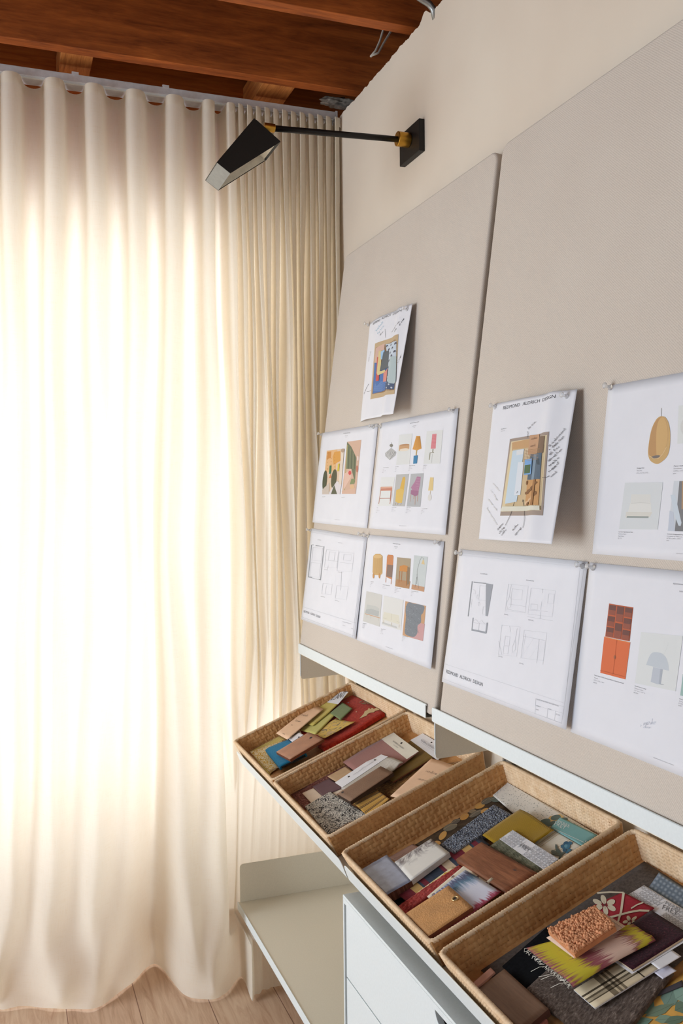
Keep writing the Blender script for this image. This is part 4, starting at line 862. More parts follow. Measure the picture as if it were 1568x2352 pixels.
for t, a, b in (('FLOORPLAN', (370, 203), (411, 207)), ('ELEVATIONS', (643, 242), (688, 248)), ('WEST WALL', (512, 443), (537, 448)), ('NORTH WALL', (655, 477), (686, 482)), ('SOUTH WALL', (477, 692), (504, 698)), ('EAST WALL', (602, 734), (628, 740)), ('ALDRICH PIEDMONT BOYS BEDROOM', (704, 948), (832, 988)), ('DESIGNED BY', (702, 986), (728, 994)), ('DRAWN', (772, 1005), (790, 1010)), ('01/22', (818, 1035), (840, 1043)), ('SCALE', (700, 1008), (716, 1012))): pr.text(t, zf(*a), zf(*b), (.3, -2.6), (150, 152, 160))
pr.build('caption_text', o)
# 9 bookcase and mushroom lamp
sf, o = sheet('Q4', [(1354.7, 1292), (1568, 1312), (1568, 1785), (1309.7, 1681)], 'page with an orange bookcase and a mushroom lamp, low on the near board', .0018, ext=1.5)
pr = Print(sf).each('caption_text', o); para(pr, zf, 1048, 758, ['Peter Hvidt & Orla Molgaard Nielsen Danish Bookshelf', 'Vintage', '36"W x 15"D x 78"H', '$8,500'], 172, (96, 98, 108), (.5, -7), 15, .27, -2)
para(pr, zg, 330, 1332, ['Small Dome Lamp', 'Hobey Hatfos', '7.5" W x 9.3" H', '$5,500'], 105, (110, 112, 120), (.6, -11), 22, .28, -4); para(pr, zg, 758, 1450, ['Marble Tile', 'Schoolhouse', 'Full Set', '$99'], 110, (110, 112, 120), (.6, -11), 22, .28, -4)
for t, a, b in (('REDMOND ALDRICH DESIGN', (697, 408), (1010, 440)), ('NIGHTSTANDS', (757, 472), (950, 490))): pr.text(t, zg(*a), zg(*b), (.3, -3), (150, 152, 160))
pr.text('REDMOND ALDRICH DESIGN', zg(505, 2090), zg(702, 2165), (.2, -2.4), LG); pr.build('caption_text', o)
pr = Print(sf).each('handwritten_note', o); pr.hand('maybe', zg(410, 1735), zg(525, 1715), (2, -11), (206, 212, 226), .8); pr.hand('? door', zg(375, 1760), zg(490, 1765), (1, -6), (206, 212, 226), .8); pr.build('pen_line', o)
def bookcase(pr, z):
    pr.quad(Z(z, (83, 562), (314, 598), (280, 900), (47, 856)), (190, 76, 40), 4); pr.quad(Z(z, (38, 857), (287, 910), (240, 1265), (0, 1205)), (222, 92, 44), 4)
    def cell(a, b, c, d):
        L, R = lambda t: (lerp_(83, 47, t), lerp_(562, 856, t)), lambda t: (lerp_(314, 280, t), lerp_(598, 900, t))
        pt = lambda s, t: (lerp_(L(t)[0], R(t)[0], s), lerp_(L(t)[1], R(t)[1], s))
        pr.quad([z(*pt(a, c)), z(*pt(b, c)), z(*pt(b, d)), z(*pt(a, d))], (96, 50, 42), 2); m = c+(d-c)*.5; pr.quad([z(*pt(a, m)), z(*pt(b, m)), z(*pt(b, d)), z(*pt(a, d))], (138, 62, 44), 2)
    lerp_ = lambda a, b, t: a+(b-a)*t
    for a, b, c, d in ((.02, .31, .03, .32), (.02, .31, .36, .66), (.02, .31, .70, .98), (.35, .64, .03, .48), (.35, .64, .53, .98), (.68, .98, .03, .30), (.68, .98, .34, .65), (.68, .98, .69, .98)): cell(a, b, c, d)
    pr.line(Z(z, (38, 860), (287, 912)), 1.4, (232, 140, 70)); pr.line(Z(z, (160, 885), (122, 1225)), .5, (180, 70, 34)); pr.ell(z(141, 1050), 2.2, 4.4, (150, 78, 48)); pr.line(Z(z, (2, 1180), (244, 1240)), .7, (180, 70, 34))
photo('bookcase_photo', zg, None, None, bookcase)
def dome(pr, z): pr.poly(Z(z, (506, 1138), (600, 1160), (580, 1306), (540, 1304), (483, 1282)), (190, 198, 210), 1); pr.poly(Z(z, (575, 1155), (600, 1160), (580, 1306), (560, 1304)), (168, 176, 190), 1); pr.poly(smooth(Z(z, (440, 1118), (442, 1112), (460, 1060), (490, 1010), (530, 998), (590, 1010), (630, 1050), (650, 1110), (656, 1165), (654, 1171), (600, 1160), (520, 1138))), (196, 206, 216)); pr.line(Z(z, (655, 910), (625, 990), (600, 1030)), .4, (210, 216, 214)); pr.ell(z(590, 1306), 5, 1.2, (176, 182, 190), .1)
photo('lamp_photo', zg, ((390, 815), (790, 850), (720, 1370), (330, 1300)), (226, 230, 232), dome)
photo('tile_photo', zg, ((790, 1200), (900, 1225), (890, 1440), (765, 1410)), (150, 186, 180), lambda pr, z: None)
# push pins
for u, v, l in ((846, 746, 'top left corner of the annotated fabric page'), (935, 711, 'top right corner of the annotated fabric page'), (738, 998, 'top left corner of the two-bedroom-photographs page'), (858, 981, 'top right corner of the two-bedroom-photographs page'), (874, 980, 'top left corner of the lamps and chairs page'), (1042, 944, 'top right corner of the lamps and chairs page'),
                (713, 1218, 'top left corner of the far floor plan'), (832, 1228, 'top right corner of the far floor plan'), (845, 1231, 'top left corner of the sofas and sheepskin page'), (1010, 1248, 'top right corner of the sofas and sheepskin page'), (1138, 935, 'top left corner of the basket photograph page'), (1303, 911, 'top right corner of the basket photograph page'), (1402, 890, 'top left corner of the hanging chair page'),
                (1058, 1272, 'top left corner of the near floor plan'), (1338, 1300, 'top right corner of the near floor plan'), (1362, 1304, 'top left corner of the orange bookcase page')): pin(u, v, 'clear push pin at the '+l, .0145 if u in (935, 1303) else .0025)
# ------------------------------------------------------------------ woven baskets
def cane(name, c1, c2):
    t = NT(name); v = t.coord('Object'); n = t.noise(v, 45, 3, .6); n2 = t.noise(v, 240, 2)
    c = t.ramp(t.math('ADD', t.math('MULTIPLY', n, .7), t.math('MULTIPLY', n2, .3)), [(.32, c1), (.68, c2)])
    t.bump(t.noise(v, 700, 2), .15, .0006); return t.done(c, .62, 0, .3)
M_CANE = cane('honey_cane', (184, 132, 82), (212, 164, 110)); M_PALE = cane('pale_cane', (214, 178, 138), (240, 214, 182)); M_GAP_SHADE = cane('cane_gap_shade', (128, 82, 44), (152, 102, 60))  # last cane is gap shade, painted on the low faces of the weave
INS, WT_ = .011, .006          # wall slope inset at the floor, wall thickness
def rimpt(a, b, h, out): return (a, b, h)
def weave_a(a, b):
    pa, pb = .0145, .0100
    row = np.floor(b/pb); hb = np.abs(np.sin(np.pi*b/pb))**.3; over = np.cos(np.pi*(a/pa+row))
    ha = np.abs(np.sin(np.pi*(a/pa+.5)*1.0))**.5; ha = np.where(np.abs(((a/pa+.5) % 1)-.5) < .30, np.cos(np.pi*(((a/pa+.5) % 1)-.5)/.62), 0)
    return np.maximum(hb*(.5+.5*over)**.7, ha*(.5-.5*over)*.85)
def weave_b(a, b):
    pa, pb = .0078, .0066
    col = np.floor(a/pa); fa = a/pa-col; s = b/pb+np.where(col % 2 == 0, .5, -.5)*fa*1.3+.5*(col % 2)
    return np.abs(np.sin(np.pi*fa))**.5*np.abs(np.sin(np.pi*s))**.5
def woven_side(name, p00, p10, p11, p01, nrm_in, fn, parent, mat, step):
    "closed panel between a floor edge (p00-p10) and a rim edge (p01-p11); both faces carry the weave"
    p00, p10, p11, p01, nn = [np.array(q, float) for q in (p00, p10, p11, p01, nrm_in)]
    la, lb = np.linalg.norm(p11-p01), np.linalg.norm(p01-p00); nx, ny = int(la/step), int(lb/step)
    I, J = np.meshgrid(np.linspace(0, 1, nx+1), np.linspace(0, 1, ny+1)); I, J = I.ravel(), J.ravel()
    base = ((1-I)*(1-J))[:, None]*p00+(I*(1-J))[:, None]*p10+(I*J)[:, None]*p11+((1-I)*J)[:, None]*p01
    h = fn(I*la, J*lb); fade = np.clip(np.minimum(I, 1-I)*la/.004, 0, 1); A = .0026
    vin = base+nn*(WT_*.5+A*(h-.5)*fade)[:, None]; vout = base-nn*(WT_*.5+A*(h-.5)*fade)[:, None]
    k = (nx+1)*(ny+1); f = gridfaces(nx, ny)+[q[::-1] for q in gridfaces(nx, ny, k)]
    per = [i for i in range(nx)]+[nx+(nx+1)*j for j in range(ny)]+[k-1-i for i in range(nx)]+[ny*(nx+1)-(nx+1)*j for j in range(ny)]
    f += [(per[(i+1) % len(per)], a, a+k, per[(i+1) % len(per)]+k) for i, a in enumerate(per)]
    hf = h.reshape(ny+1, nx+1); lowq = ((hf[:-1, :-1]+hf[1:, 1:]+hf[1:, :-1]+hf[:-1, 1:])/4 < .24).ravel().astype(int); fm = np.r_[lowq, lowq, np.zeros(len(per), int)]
    o = link_mesh(name, np.concatenate([vin, vout]), f, [mat, M_GAP_SHADE], parent, True, fm, loc=(0, 0, 0))
    bm = bmesh.new(); bm.from_mesh(o.data); bmesh.ops.recalc_face_normals(bm, faces=bm.faces); bm.to_mesh(o.data); bm.free()
    return o
def make_basket():
    rt = empty('woven_basket'); L, B, H, i = BL_, BW, BH, INS; t = WT_/2
    f = [(i, i, 0), (L-i, i, 0), (L-i, B-i, 0), (i, B-i, 0)]; r = [(t, t, H-.003), (L-t, t, H-.003), (L-t, B-t, H-.003), (t, B-t, H-.003)]
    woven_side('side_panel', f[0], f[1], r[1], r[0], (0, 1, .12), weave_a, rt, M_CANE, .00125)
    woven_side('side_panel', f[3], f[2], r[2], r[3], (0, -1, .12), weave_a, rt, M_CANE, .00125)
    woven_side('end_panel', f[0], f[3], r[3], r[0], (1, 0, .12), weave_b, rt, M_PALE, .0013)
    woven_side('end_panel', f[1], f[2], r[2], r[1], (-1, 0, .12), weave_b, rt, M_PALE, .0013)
    # floor
    n = 130; I, J = np.meshgrid(np.linspace(i, L-i, n+1), np.linspace(i, B-i, n+1)); I, J = I.ravel(), J.ravel()
    hh = weave_a(I, J)*.0016
    v = [(a, b, .0025+c) for a, b, c in zip(I, J, hh)]+[(i, i, 0), (L-i, i, 0), (L-i, B-i, 0), (i, B-i, 0)]
    k = (n+1)**2; link_mesh('base', v, gridfaces(n, n)+[(k+3, k+2, k+1, k)], M_CANE, rt, True, loc=(0, 0, 0))
    # wrapped rim, a twisted cord round the top edge
    rr = .012; path = []
    for cx, cy, q0 in ((L-rr-t, B-rr-t, 0), (rr+t, B-rr-t, 1), (rr+t, rr+t, 2), (L-rr-t, rr+t, 3)):
        for q in np.linspace(0, math.pi/2, 9): path.append((cx+rr*math.cos(q0*math.pi/2+q), cy+rr*math.sin(q0*math.pi/2+q)))
    path.append(path[0]); path = np.array(path); d = np.r_[0, np.cumsum(np.linalg.norm(np.diff(path, axis=0), axis=1))]
    m = 760; s = np.linspace(0, d[-1], m, endpoint=False); px_, py_ = np.interp(s, d, path[:, 0]), np.interp(s, d, path[:, 1])
    tx_, ty_ = np.roll(px_, -1)-np.roll(px_, 1), np.roll(py_, -1)-np.roll(py_, 1); ln = np.hypot(tx_, ty_); nx_, ny_ = ty_/ln, -tx_/ln
    nr = 10; v = []
    for q in range(m):
        for k in range(nr):
            an = 2*math.pi*k/nr; rad = .0043*(1+.16*math.sin(s[q]/.0058*2*math.pi+an)); v.append((px_[q]+nx_[q]*rad*math.cos(an), py_[q]+ny_[q]*rad*math.cos(an), H-.0042+rad*math.sin(an)))
    link_mesh('rim', v, [(q*nr+k, q*nr+(k+1) % nr, ((q+1) % m)*nr+(k+1) % nr, ((q+1) % m)*nr+k) for q in range(m) for k in range(nr)], M_PALE, rt, True, loc=(0, 0, 0))
    return rt
BKY = [2.312, 1.877, 1.367, .914]
LBL = ['shallow cane basket farthest away, next to the curtain, holding a red fabric', 'shallow cane basket second from the curtain, holding a black and white cloth', 'shallow cane basket with a tan leather sample and a walnut tile inside', 'shallow cane basket nearest the camera, with a peach loop-pile sample on top']
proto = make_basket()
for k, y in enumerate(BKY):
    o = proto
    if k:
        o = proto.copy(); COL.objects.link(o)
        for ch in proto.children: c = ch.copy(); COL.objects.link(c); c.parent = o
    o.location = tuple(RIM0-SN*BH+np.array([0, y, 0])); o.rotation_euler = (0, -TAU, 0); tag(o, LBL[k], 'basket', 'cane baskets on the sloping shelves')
# ------------------------------------------------------------------ samples lying in the baskets
FL0 = RIM0-SN*(BH-.0045)             # top of the basket floors
def inside(p, th=.002):
    "keeps a sample between the sloping wicker walls of the basket being filled"
    d = p-(RIM0-SN*BH); a, h, y = d@SE, d@SN, p[1]-BKY[CUR]
    i = max(0, INS*(1-(h-th)/BH))+WT_*.5+.0032
    a2, y2, h2 = min(max(a, i), BL_-i), min(max(y, i), BW-i), max(h, .0060+0.0)
    return RIM0-SN*BH+SE*a2+SN*h2+np.array([0, BKY[CUR]+y2, 0])
CUR = 0
def swatch(name, quad, h, th, mat, label, cat='fabric sample', lift=None, n=10, edge=None, group='material samples in the baskets', dh=None):
    h = h*.80; hs = [h]*4 if dh is None else [h+q for q in dh]
    sf = Surf(quad, FL0, SN, hs, lift); sf.clamp = lambda p: inside(p, th)
    o = slab(name, sf, th, mat, n, n, 1.0, None, edge)
    tag(o, label, cat, group); return sf, o
zA = zoom(540, 1560, 6.0308); zB = zoom(720, 1560, 6.5333); zC = zoom(640, 1660, 5.6); zD = zoom(840, 1640, 6.0308); zE = zoom(770, 1880, 4.1263); zF = zoom(1000, 1780, 3.5636); zG = zoom(1060, 2060, 4.6118); zH = zoom(1250, 1980, 4.9308); z6 = zoom(980, 1880, 2.6667)
def drape(a, k=1.0): return lambda s, t: a*math.sin(s*5*k+1)*math.sin(t*4*k+.5)
def mosaic(name, stops, scale, edge=None, rnd=1.0, bump=.3):
    t = NT(name); v = t.coord('UV'); c = t.vor(v, scale, 'F1', 'Color', rnd); sx = t.n('ShaderNodeSeparateColor', {0: c}).outputs[0]
    col = t.ramp(sx, stops, 'CONSTANT')
    t.bump(t.noise(v, 400, 2), bump, .0008); return t.done(col, .85, 0, .2)
WHITE_CARD = plain('white_card', (232, 232, 238), .7, .3, 0, .01); CREAM_CARD = plain('cream_card', (228, 222, 208), .7, .3, 0, .01)
DK = (60, 58, 58)
def hole(pr, z, x, y, rx, ry, c=(34, 28, 26), rot=-.5): pr.ell(z(x, y), rx, ry, c, rot, 14)
# --- far basket
CUR = 0
swatch('fabric_sample', Z(zA, (185, 985), (590, 752), (800, 900), (470, 1330)), .004, .0015, fabric('straw_yellow_cloth', (206, 184, 98), (226, 208, 128)), 'plain straw-yellow cloth at the front corner of the farthest basket')
def floral_y():
    t = NT('yellow_floral_cloth'); v = t.coord('UV'); d = t.noise(v, 95, 3, .55, 1.2); e = t.wave(v, 14, 9, 3, 2.5, 'X')
    f = t.math('ADD', t.math('MULTIPLY', d, .7), t.math('MULTIPLY', e, .35)); return t.done(t.ramp(f, [(.44, (232, 220, 186)), (.50, (216, 176, 72)), (.60, (200, 156, 44)), (.66, (236, 226, 196))]), .9, 0, .15)
swatch('fabric_sample', Z(zA, (205, 1010), (660, 842), (900, 1010), (480, 1290)), .008, .0015, floral_y(), 'cream cloth with yellow floral print, under the blue felt', lift=drape(.0015))
swatch('fabric_sample', Z(zA, (455, 1275), (640, 1205), (1235, 850), (1250, 880)), .013, .001, speckle('dotted_beige_cloth', (196, 170, 132), (228, 206, 172), 260), 'thin edge of beige dotted cloth beside the copper-brown tile')
red = speckle('red_wool', (150, 38, 26), (176, 54, 36), 120, .4, .6, .95, .4)
sf, o = swatch('fabric_sample', Z(zB, (540, 150), (1200, 440), (150, 1050), (-430, 700)), .014, .010, red, 'folded red wool cloth with a cream leaf, at the back of the farthest basket', n=18, lift=lambda s, t: .004*math.sin(s*3.1)+.002*math.sin(t*7))
pr = Print(sf, .0012); pr.poly(Z(zB, (690, 614), (760, 545), (775, 510), (820, 490), (838, 458), (860, 478), (885, 455), (910, 470), (960, 450), (1002, 475), (930, 500), (905, 522), (850, 530), (820, 545), (800, 570)), (214, 184, 130), 2)
for k in range(13): a, b = 700+k*22, 380-k*4+(k % 3)*12; pr.line(Z(zB, (a, b), (a+34, b-16+(k*29) % 40), (a+52, b-30+(k*17) % 44)), 1.5+(k % 3)*.5, (122, 84, 56) if k % 3 else (106, 92, 70), False)
pr.poly(Z(zB, (1060, 412), (1120, 405), (1180, 440), (1120, 432)), (138, 112, 132)); pr.ell(zB(650, 520), 1.6, 1.2, (206, 140, 110)); pr.ell(zB(530, 385), 2, 1, (110, 90, 110)); pr.build('leaf_motif', o)
def floral_g():
    t = NT('faded_floral_cloth'); v = t.coord('UV'); d = t.noise(v, 60, 4, .6, 1.0); e = t.noise(v, 26, 3)
    c = t.ramp(d, [(.36, (120, 112, 106)), (.43, (206, 178, 110)), (.6, (222, 190, 104)), (.72, (214, 192, 150))]); return t.done(t.mix(t.math('GREATER_THAN', e, .58), c, lin((196, 168, 132))), .9, 0, .15)
swatch('fabric_sample', Z(zB, (335, 590), (632, 655), (175, 905), (-20, 790)), .022, .001, floral_g(), 'cloth with faded grey and yellow floral print lying over the red wool', lift=lambda s, t: .006*max(0, (s-.6)*2.2)**2)
swatch('fabric_sample', Z(zB, (430, 345), (578, 437), (400, 608), (250, 505)), .029, .002, fabric('sage_cloth', (112, 128, 84), (134, 148, 104), 500), 'small sage green square on the red wool')
swatch('fabric_sample', Z(zA, (1150, 400), (1395, 478), (1110, 764), (898, 705)), .027, .0012, stripes('reeded_lime_silk', [(0, (208, 202, 120)), (.5, (192, 186, 102))], .004, 'Y', .55), 'ribbed lime-yellow silk square with a rounded corner')
sf, o = swatch('fabric_sample', Z(zA, (1395, 165), (1568, 180), (1074, 642), (800, 560)), .032, .0012, fabric('chartreuse_silk', (190, 172, 84), (214, 198, 112), 500, .55), 'chartreuse silk strip with a white printed label curling up at its end', dh=(.012, .012, 0, 0), lift=lambda s, t: -.005*math.sin(t*math.pi))
pr = Print(sf, .0006); pr.quad(Z(zA, (1395, 165), (1568, 180), (1480, 274), (1332, 254)), WHITE_CARD, 4); pr.build('label_card', o)
pr = Print(sf, .0012); pr.text('ELANT', zA(1368, 238), zA(1528, 216), (3.0, -7.5), (70, 68, 70)); pr.build('printed_text', o)
sf, o = swatch('paint_card', Z(zA, (1070, 350), (1222, 412), (722, 836), (566, 748)), .041, .0008, plain('peach_card', (232, 194, 162), .7, .3, 0, .01), 'peach card with faint handwriting along the wicker wall of the farthest basket', 'card')
pr = Print(sf, .0004)
for t, a, b in (('peach', (930, 495), (1010, 510)), ('linen', (845, 575), (915, 585)), ('n', (785, 632), (805, 640)), ('no', (655, 755), (690, 772))): pr.hand(t, zA(*a), zA(*b), (2.0, -3.4), (170, 136, 108), .5)
pr.build('handwriting', o)
felt = speckle('blue_felt', (24, 106, 148), (40, 128, 168), 300, .35, .65, .95, .5)
blk = plain('matte_black', (26, 24, 26), .9)
sf, o = swatch('fabric_sample', Z(zA, (408, 965), (745, 826), (985, 1030), (606, 1208)), .030, .0085, felt, 'folded bright blue felt under the copper-brown tile', n=12, edge=felt, lift=lambda s, t: -.004*max(0, 1-s*5)**2)
mb = MB(); P4 = [sf.P(s, t, -.0042) for s, t in ((.06, 1.004), (.94, 1.004))]; mb.tube(P4, .0028, 8); mb.build('fold_gap_shade', blk, o)  # black tube painted in as the shade between the folded felt layers
sf, o = swatch('label_tag', Z(zA, (755, 792), (888, 703), (915, 742), (775, 835)), .031, .0006, CREAM_CARD, 'black and white printed tag edge above the blue felt', 'tag')
pr = Print(sf, .0004)
for k in range(9): q = k/9; pr.quad(Z(zA, (758+130*q, 796-88*q), (758+130*q+8, 796-88*q-6), (770+130*q+8+(k % 3)*3, 818-88*q), (770+130*q, 824-88*q)), DK, 1)
pr.build('printed_marks', o)
sf, o = swatch('label_tag', Z(zA, (735, 825), (885, 735), (948, 772), (790, 868)), .034, .0008, WHITE_CARD, 'white tag tucked under the copper-brown tile', 'tag'); pr = Print(sf, .0004); hole(pr, zA, 880, 803, 2.2, 1.4); pr.build('punched_hole', o)
sf, o = swatch('material_tile', Z(zA, (1020, 732), (1225, 830), (756, 1112), (565, 1008)), .047, .008, leather('copper_brown_leather', (178, 124, 96), 900, .38), 'copper-brown leather-faced tile with a slot hole, in the farthest basket', 'tile', edge=plain('tile_edge_brown', (112, 64, 42), .7))
pr = Print(sf, .0004); hole(pr, zA, 1047, 812, 3.8, 1.7); pr.build('slot_hole', o)
# --- second basket
CUR = 1
swatch('fabric_sample', Z(zC, (90, 850), (880, 470), (1330, 900), (330, 1110)), .004, .002, speckle('burgundy_chenille', (92, 44, 36), (140, 84, 72), 190, .42, .58, .95, .6, (196, 150, 136)), 'burgundy flecked chenille lining the front of the second basket')
swatch('fabric_sample', Z(zD, (100, 1010), (700, 740), (1400, 640), (470, 1240)), .006, .0015, speckle('gold_brown_brocade', (126, 84, 44), (176, 136, 80), 170, .4, .58, .7, .5, (206, 176, 108)), 'gold-brown brocade under the peach note')
swatch('paint_card', Z(zC, (300, 905), (450, 838), (590, 960), (428, 1042)), .010, .0008, plain('ivory_paint', (226, 206, 186), .7, .3, 0, .01), 'ivory paint card beside the black and white cloth', 'card')
swatch('paint_card', Z(zC, (660, 905), (820, 838), (880, 880), (730, 950)), .011, .0008, plain('ivory_paint', (226, 206, 186)), 'ivory card end showing between the mauve-brown card and the long brown tile', 'card')
swatch('paint_card', Z(zC, (435, 820), (650, 712), (830, 835), (565, 946)), .013, .0008, plain('aubergine_paint', (104, 76, 82), .7, .3, 0, .02), 'dull aubergine paint card', 'card')
swatch('paint_card', Z(zC, (625, 690), (862, 558), (990, 650), (736, 758)), .017, .0008, plain('tan_paint', (190, 158, 124), .7, .3, 0, .02), 'tan paint card between the aubergine card and the mauve sample', 'card')
sf, o = swatch('fabric_sample', Z(zD, (790, 268), (1130, 480), (372, 942), (40, 730)), .017, .003, leather('olive_leather', (122, 96, 42), 600, .6), 'olive-brown leather sample with a white header card, mostly under other cards', edge=plain('tile_edge_brown', (112, 64, 42)))
pr = Print(sf, .0005); pr.quad(Z(zD, (790, 268), (1130, 480), (985, 648), (608, 368)), WHITE_CARD, 4); hole(pr, zD, 912, 400, 2.5, 1.6, rot=-.4); pr.build('header_card', o)
pr = Print(sf, .0012); pr.text('ROGERS & GOFFIGON LTD', zD(762, 382), zD(985, 528), (2, -4.2), (110, 108, 116)); pr.line(Z(zD, (785, 352), (1000, 490)), .4, (180, 178, 186)); pr.line(Z(zD, (760, 400), (970, 540)), .4, (180, 178, 186)); pr.build('printed_text', o)
sf, o = swatch('fabric_sample', [zD(350, 235), zD(740, 538), (855, 1801), zC(825, 505)], .024, .0015, fabric('mauve_wool', (150, 104, 98), (170, 122, 114), 700), 'dusty mauve cloth sample with a cream header card', lift=lambda s, t: .004*max(0, 1-t*3)*s)
pr = Print(sf, .0006); pr.quad(Z(zD, (350, 235), (740, 538), (570, 635), (192, 335)), CREAM_CARD, 5); hole(pr, zD, 505, 420, 2.9, 2.0, rot=-.6); pr.build('header_card', o)
pr = Print(sf, .0014); pr.text('SANDRA JORDAN', zD(382, 398), zD(528, 508), (1.4, -3.4), (110, 108, 104)); pr.text('Prima Alpaca', zD(392, 452), zD(455, 492), (1, -2.2), (170, 168, 160)); pr.build('printed_text', o)
grey = fabric('oyster_linen', (176, 168, 158), (206, 200, 192), 600)
sf, o = swatch('fabric_sample', [zC(800, 838), zC(1402, 438), zD(520, 690), zC(960, 930)], .034, .002, grey, 'oyster grey linen with a long white header card, folded at its end', n=16, lift=lambda s, t: .007*math.exp(-((s-.95)/.09)**2)*min(1, t*2.5))
pr = Print(sf, .0008); pr.quad(Z(zC, (720, 775), (1310, 385), (1405, 440), (815, 838)), WHITE_CARD, 6); hole(pr, zC, 885, 708, 2.8, 1.7); hole(pr, zC, 1222, 487, 2.8, 1.7); pr.build('header_card', o)
pr = Print(sf, .0015); pr.text('HOLLAND & SHERRY', zC(938, 698), zC(1205, 518), (1.2, -2.8), (150, 148, 156)); pr.text('INTERIORS', zC(1035, 618), zC(1085, 585), (.8, -1.8), (190, 188, 194)); pr.text('wool linen', zC(1060, 640), zC(1105, 610), (.8, -1.6), (190, 188, 194)); pr.build('printed_text', o)
sf, o = swatch('material_tile', Z(zC, (1310, 557), (1472, 640), (918, 1015), (748, 914)), .050, .009, leather('bronze_leather', (134, 100, 78), 900, .45), 'long bronze-brown leather tile with a slot hole, in the second basket', 'tile', edge=plain('tile_edge_dark', (58, 40, 28), .8))
pr = Print(sf, .0004); hole(pr, zC, 825, 893, 3.6, 1.8); pr.build('slot_hole', o)
def boucle_bw():
    t = NT('black_white_boucle'); v = t.coord('UV'); d = t.vor(v, 330, 'F1'); n = t.noise(v, 34, 3, .6); k = t.noise(v, 330, 2)
    f = t.math('ADD', t.math('MULTIPLY', d, .62), t.math('ADD', t.math('MULTIPLY', n, .6), t.math('MULTIPLY', k, .45)))
    t.bump(d, .8, .003); return t.done(t.ramp(f, [(.72, (222, 216, 206)), (.90, (160, 156, 150)), (1.0, (48, 46, 48))]), .95, 0, .1)
swatch('fabric_sample', Z(zC, (660, 885), (1136, 1172), (625, 1432), (335, 1075)), .018, .006, boucle_bw(), 'black and white looped cloth at the front of the second basket', n=24, lift=lambda s, t: .002*math.sin(s*11)*math.sin(t*9))
swatch('fabric_sample', Z(zC, (1240, 862), (1422, 968), (1140, 1178), (920, 1020)), .024, .0015, stripes('black_gold_stripe', [(0, (206, 158, 76)), (.34, (94, 76, 50)), (.44, (196, 148, 72)), (.52, (94, 76, 50)), (.66, (212, 166, 86))], .017, 'X'), 'gold cloth with dark stripes, rumpled against the second basket wall', n=16, lift=lambda s, t: .005*math.sin(s*4.4+.3)*(.4+.6*t))
sf, o = swatch('note_card', Z(zD, (905, 615), (1275, 735), (715, 1262), (340, 1135)), .024, .0008, plain('peach_card', (232, 194, 162)), 'peach note card with a handwritten name in the second basket', 'card', lift=lambda s, t: .002*math.sin(s*3))
pr = Print(sf, .0006); pr.hand('nadine', zD(832, 815), zD(985, 862), (2.6, -4.4), (130, 106, 88), .5); pr.hand('young k', zD(715, 920), zD(880, 965), (2.6, -4.4), (130, 106, 88), .5); pr.build('handwriting', o)
# --- third basket
CUR = 2
def dark_floral():
    return plain('dark_umber_paper', (70, 56, 42), .8, .2, 0, .25, 60)
sf, o = swatch('wallpaper_sample', [zF(500, 165), zF(720, 310), zE(1000, 430), zE(735, 260)], .005, .0008, dark_floral(), 'dark wallpaper piece with amber leaves along the wicker wall', 'wallpaper sample')
pr = Print(sf, .0004)
for x, y, a, b, r, c in ((360, 255, 44, 22, -.3, (206, 140, 50)), (235, 345, 40, 24, -.5, (196, 128, 42)), (300, 300, 30, 16, -.2, (120, 96, 66)), (60, 500, 42, 24, -.9, (206, 140, 50)), (120, 430, 60, 28, -.35, (96, 84, 62)), (20, 560, 26, 16, .2, (196, 128, 42)), (330, 320, 58, 20, -.5, (88, 78, 62)), (420, 215, 50, 24, -.4, (84, 76, 60)), (410, 300, 40, 22, -.3, (206, 140, 50)), (165, 385, 40, 18, -.4, (74, 62, 48)), (500, 200, 52, 26, -.1, (72, 82, 70))):
    pr.ell(zF(x, y), a/3.5, b/3.5, c, r); pr.line([(zF(x, y)[0]-a/3.5*math.cos(r), zF(x, y)[1]-a/3.5*math.sin(r)), zF(x, y-b*.6), (zF(x, y)[0]+a/3.5*math.cos(r), zF(x, y)[1]+a/3.5*math.sin(r))], .7, (170, 140, 96))
pr.build('leaf_print', o)
def dotted():
    t = NT('white_dotted_paper'); v = t.mapping(t.coord('UV'), (1, .55, 1)); d = t.vor(v, 330, 'F1', 'Distance', .8)
    return t.done(t.ramp(d, [(.20, (110, 118, 116)), (.30, (226, 222, 216))]), .8, 0, .2)
sf, o = swatch('wallpaper_sample', Z(zF, (600, 52), (1345, 500), (1000, 640), (468, 165)), .009, .0012, dotted(), 'white dotted wallpaper along the back of the third basket', 'wallpaper sample', n=14)
pr = Print(sf, .0006); pr.poly(Z(zF, (850, 290), (930, 268), (1015, 330), (1000, 420), (930, 430), (800, 360)), (214, 170, 96), 2)
for x, y in ((897, 300), (958, 322), (885, 352), (985, 355), (945, 390), (818, 335), (905, 385), (840, 360), (985, 395)): pr.ell(zF(x, y), 11.5, 6.6, (72, 94, 88), -.25)
pr.build('leaf_print', o)
sf, o = swatch('fabric_sample', Z(zF, (945, 432), (1200, 578), (985, 720), (770, 560)), .014, .0012, stripes('cream_pinstripe', [(0, (232, 226, 212)), (.40, (190, 160, 104)), (.43, (232, 226, 212)), (.52, (206, 184, 140)), (.545, (232, 226, 212)), (.66, (190, 160, 104)), (.685, (234, 228, 214))], .045, 'X'), 'cream striped cloth embroidered with a blue flower', n=12)
pr = Print(sf, .0012)
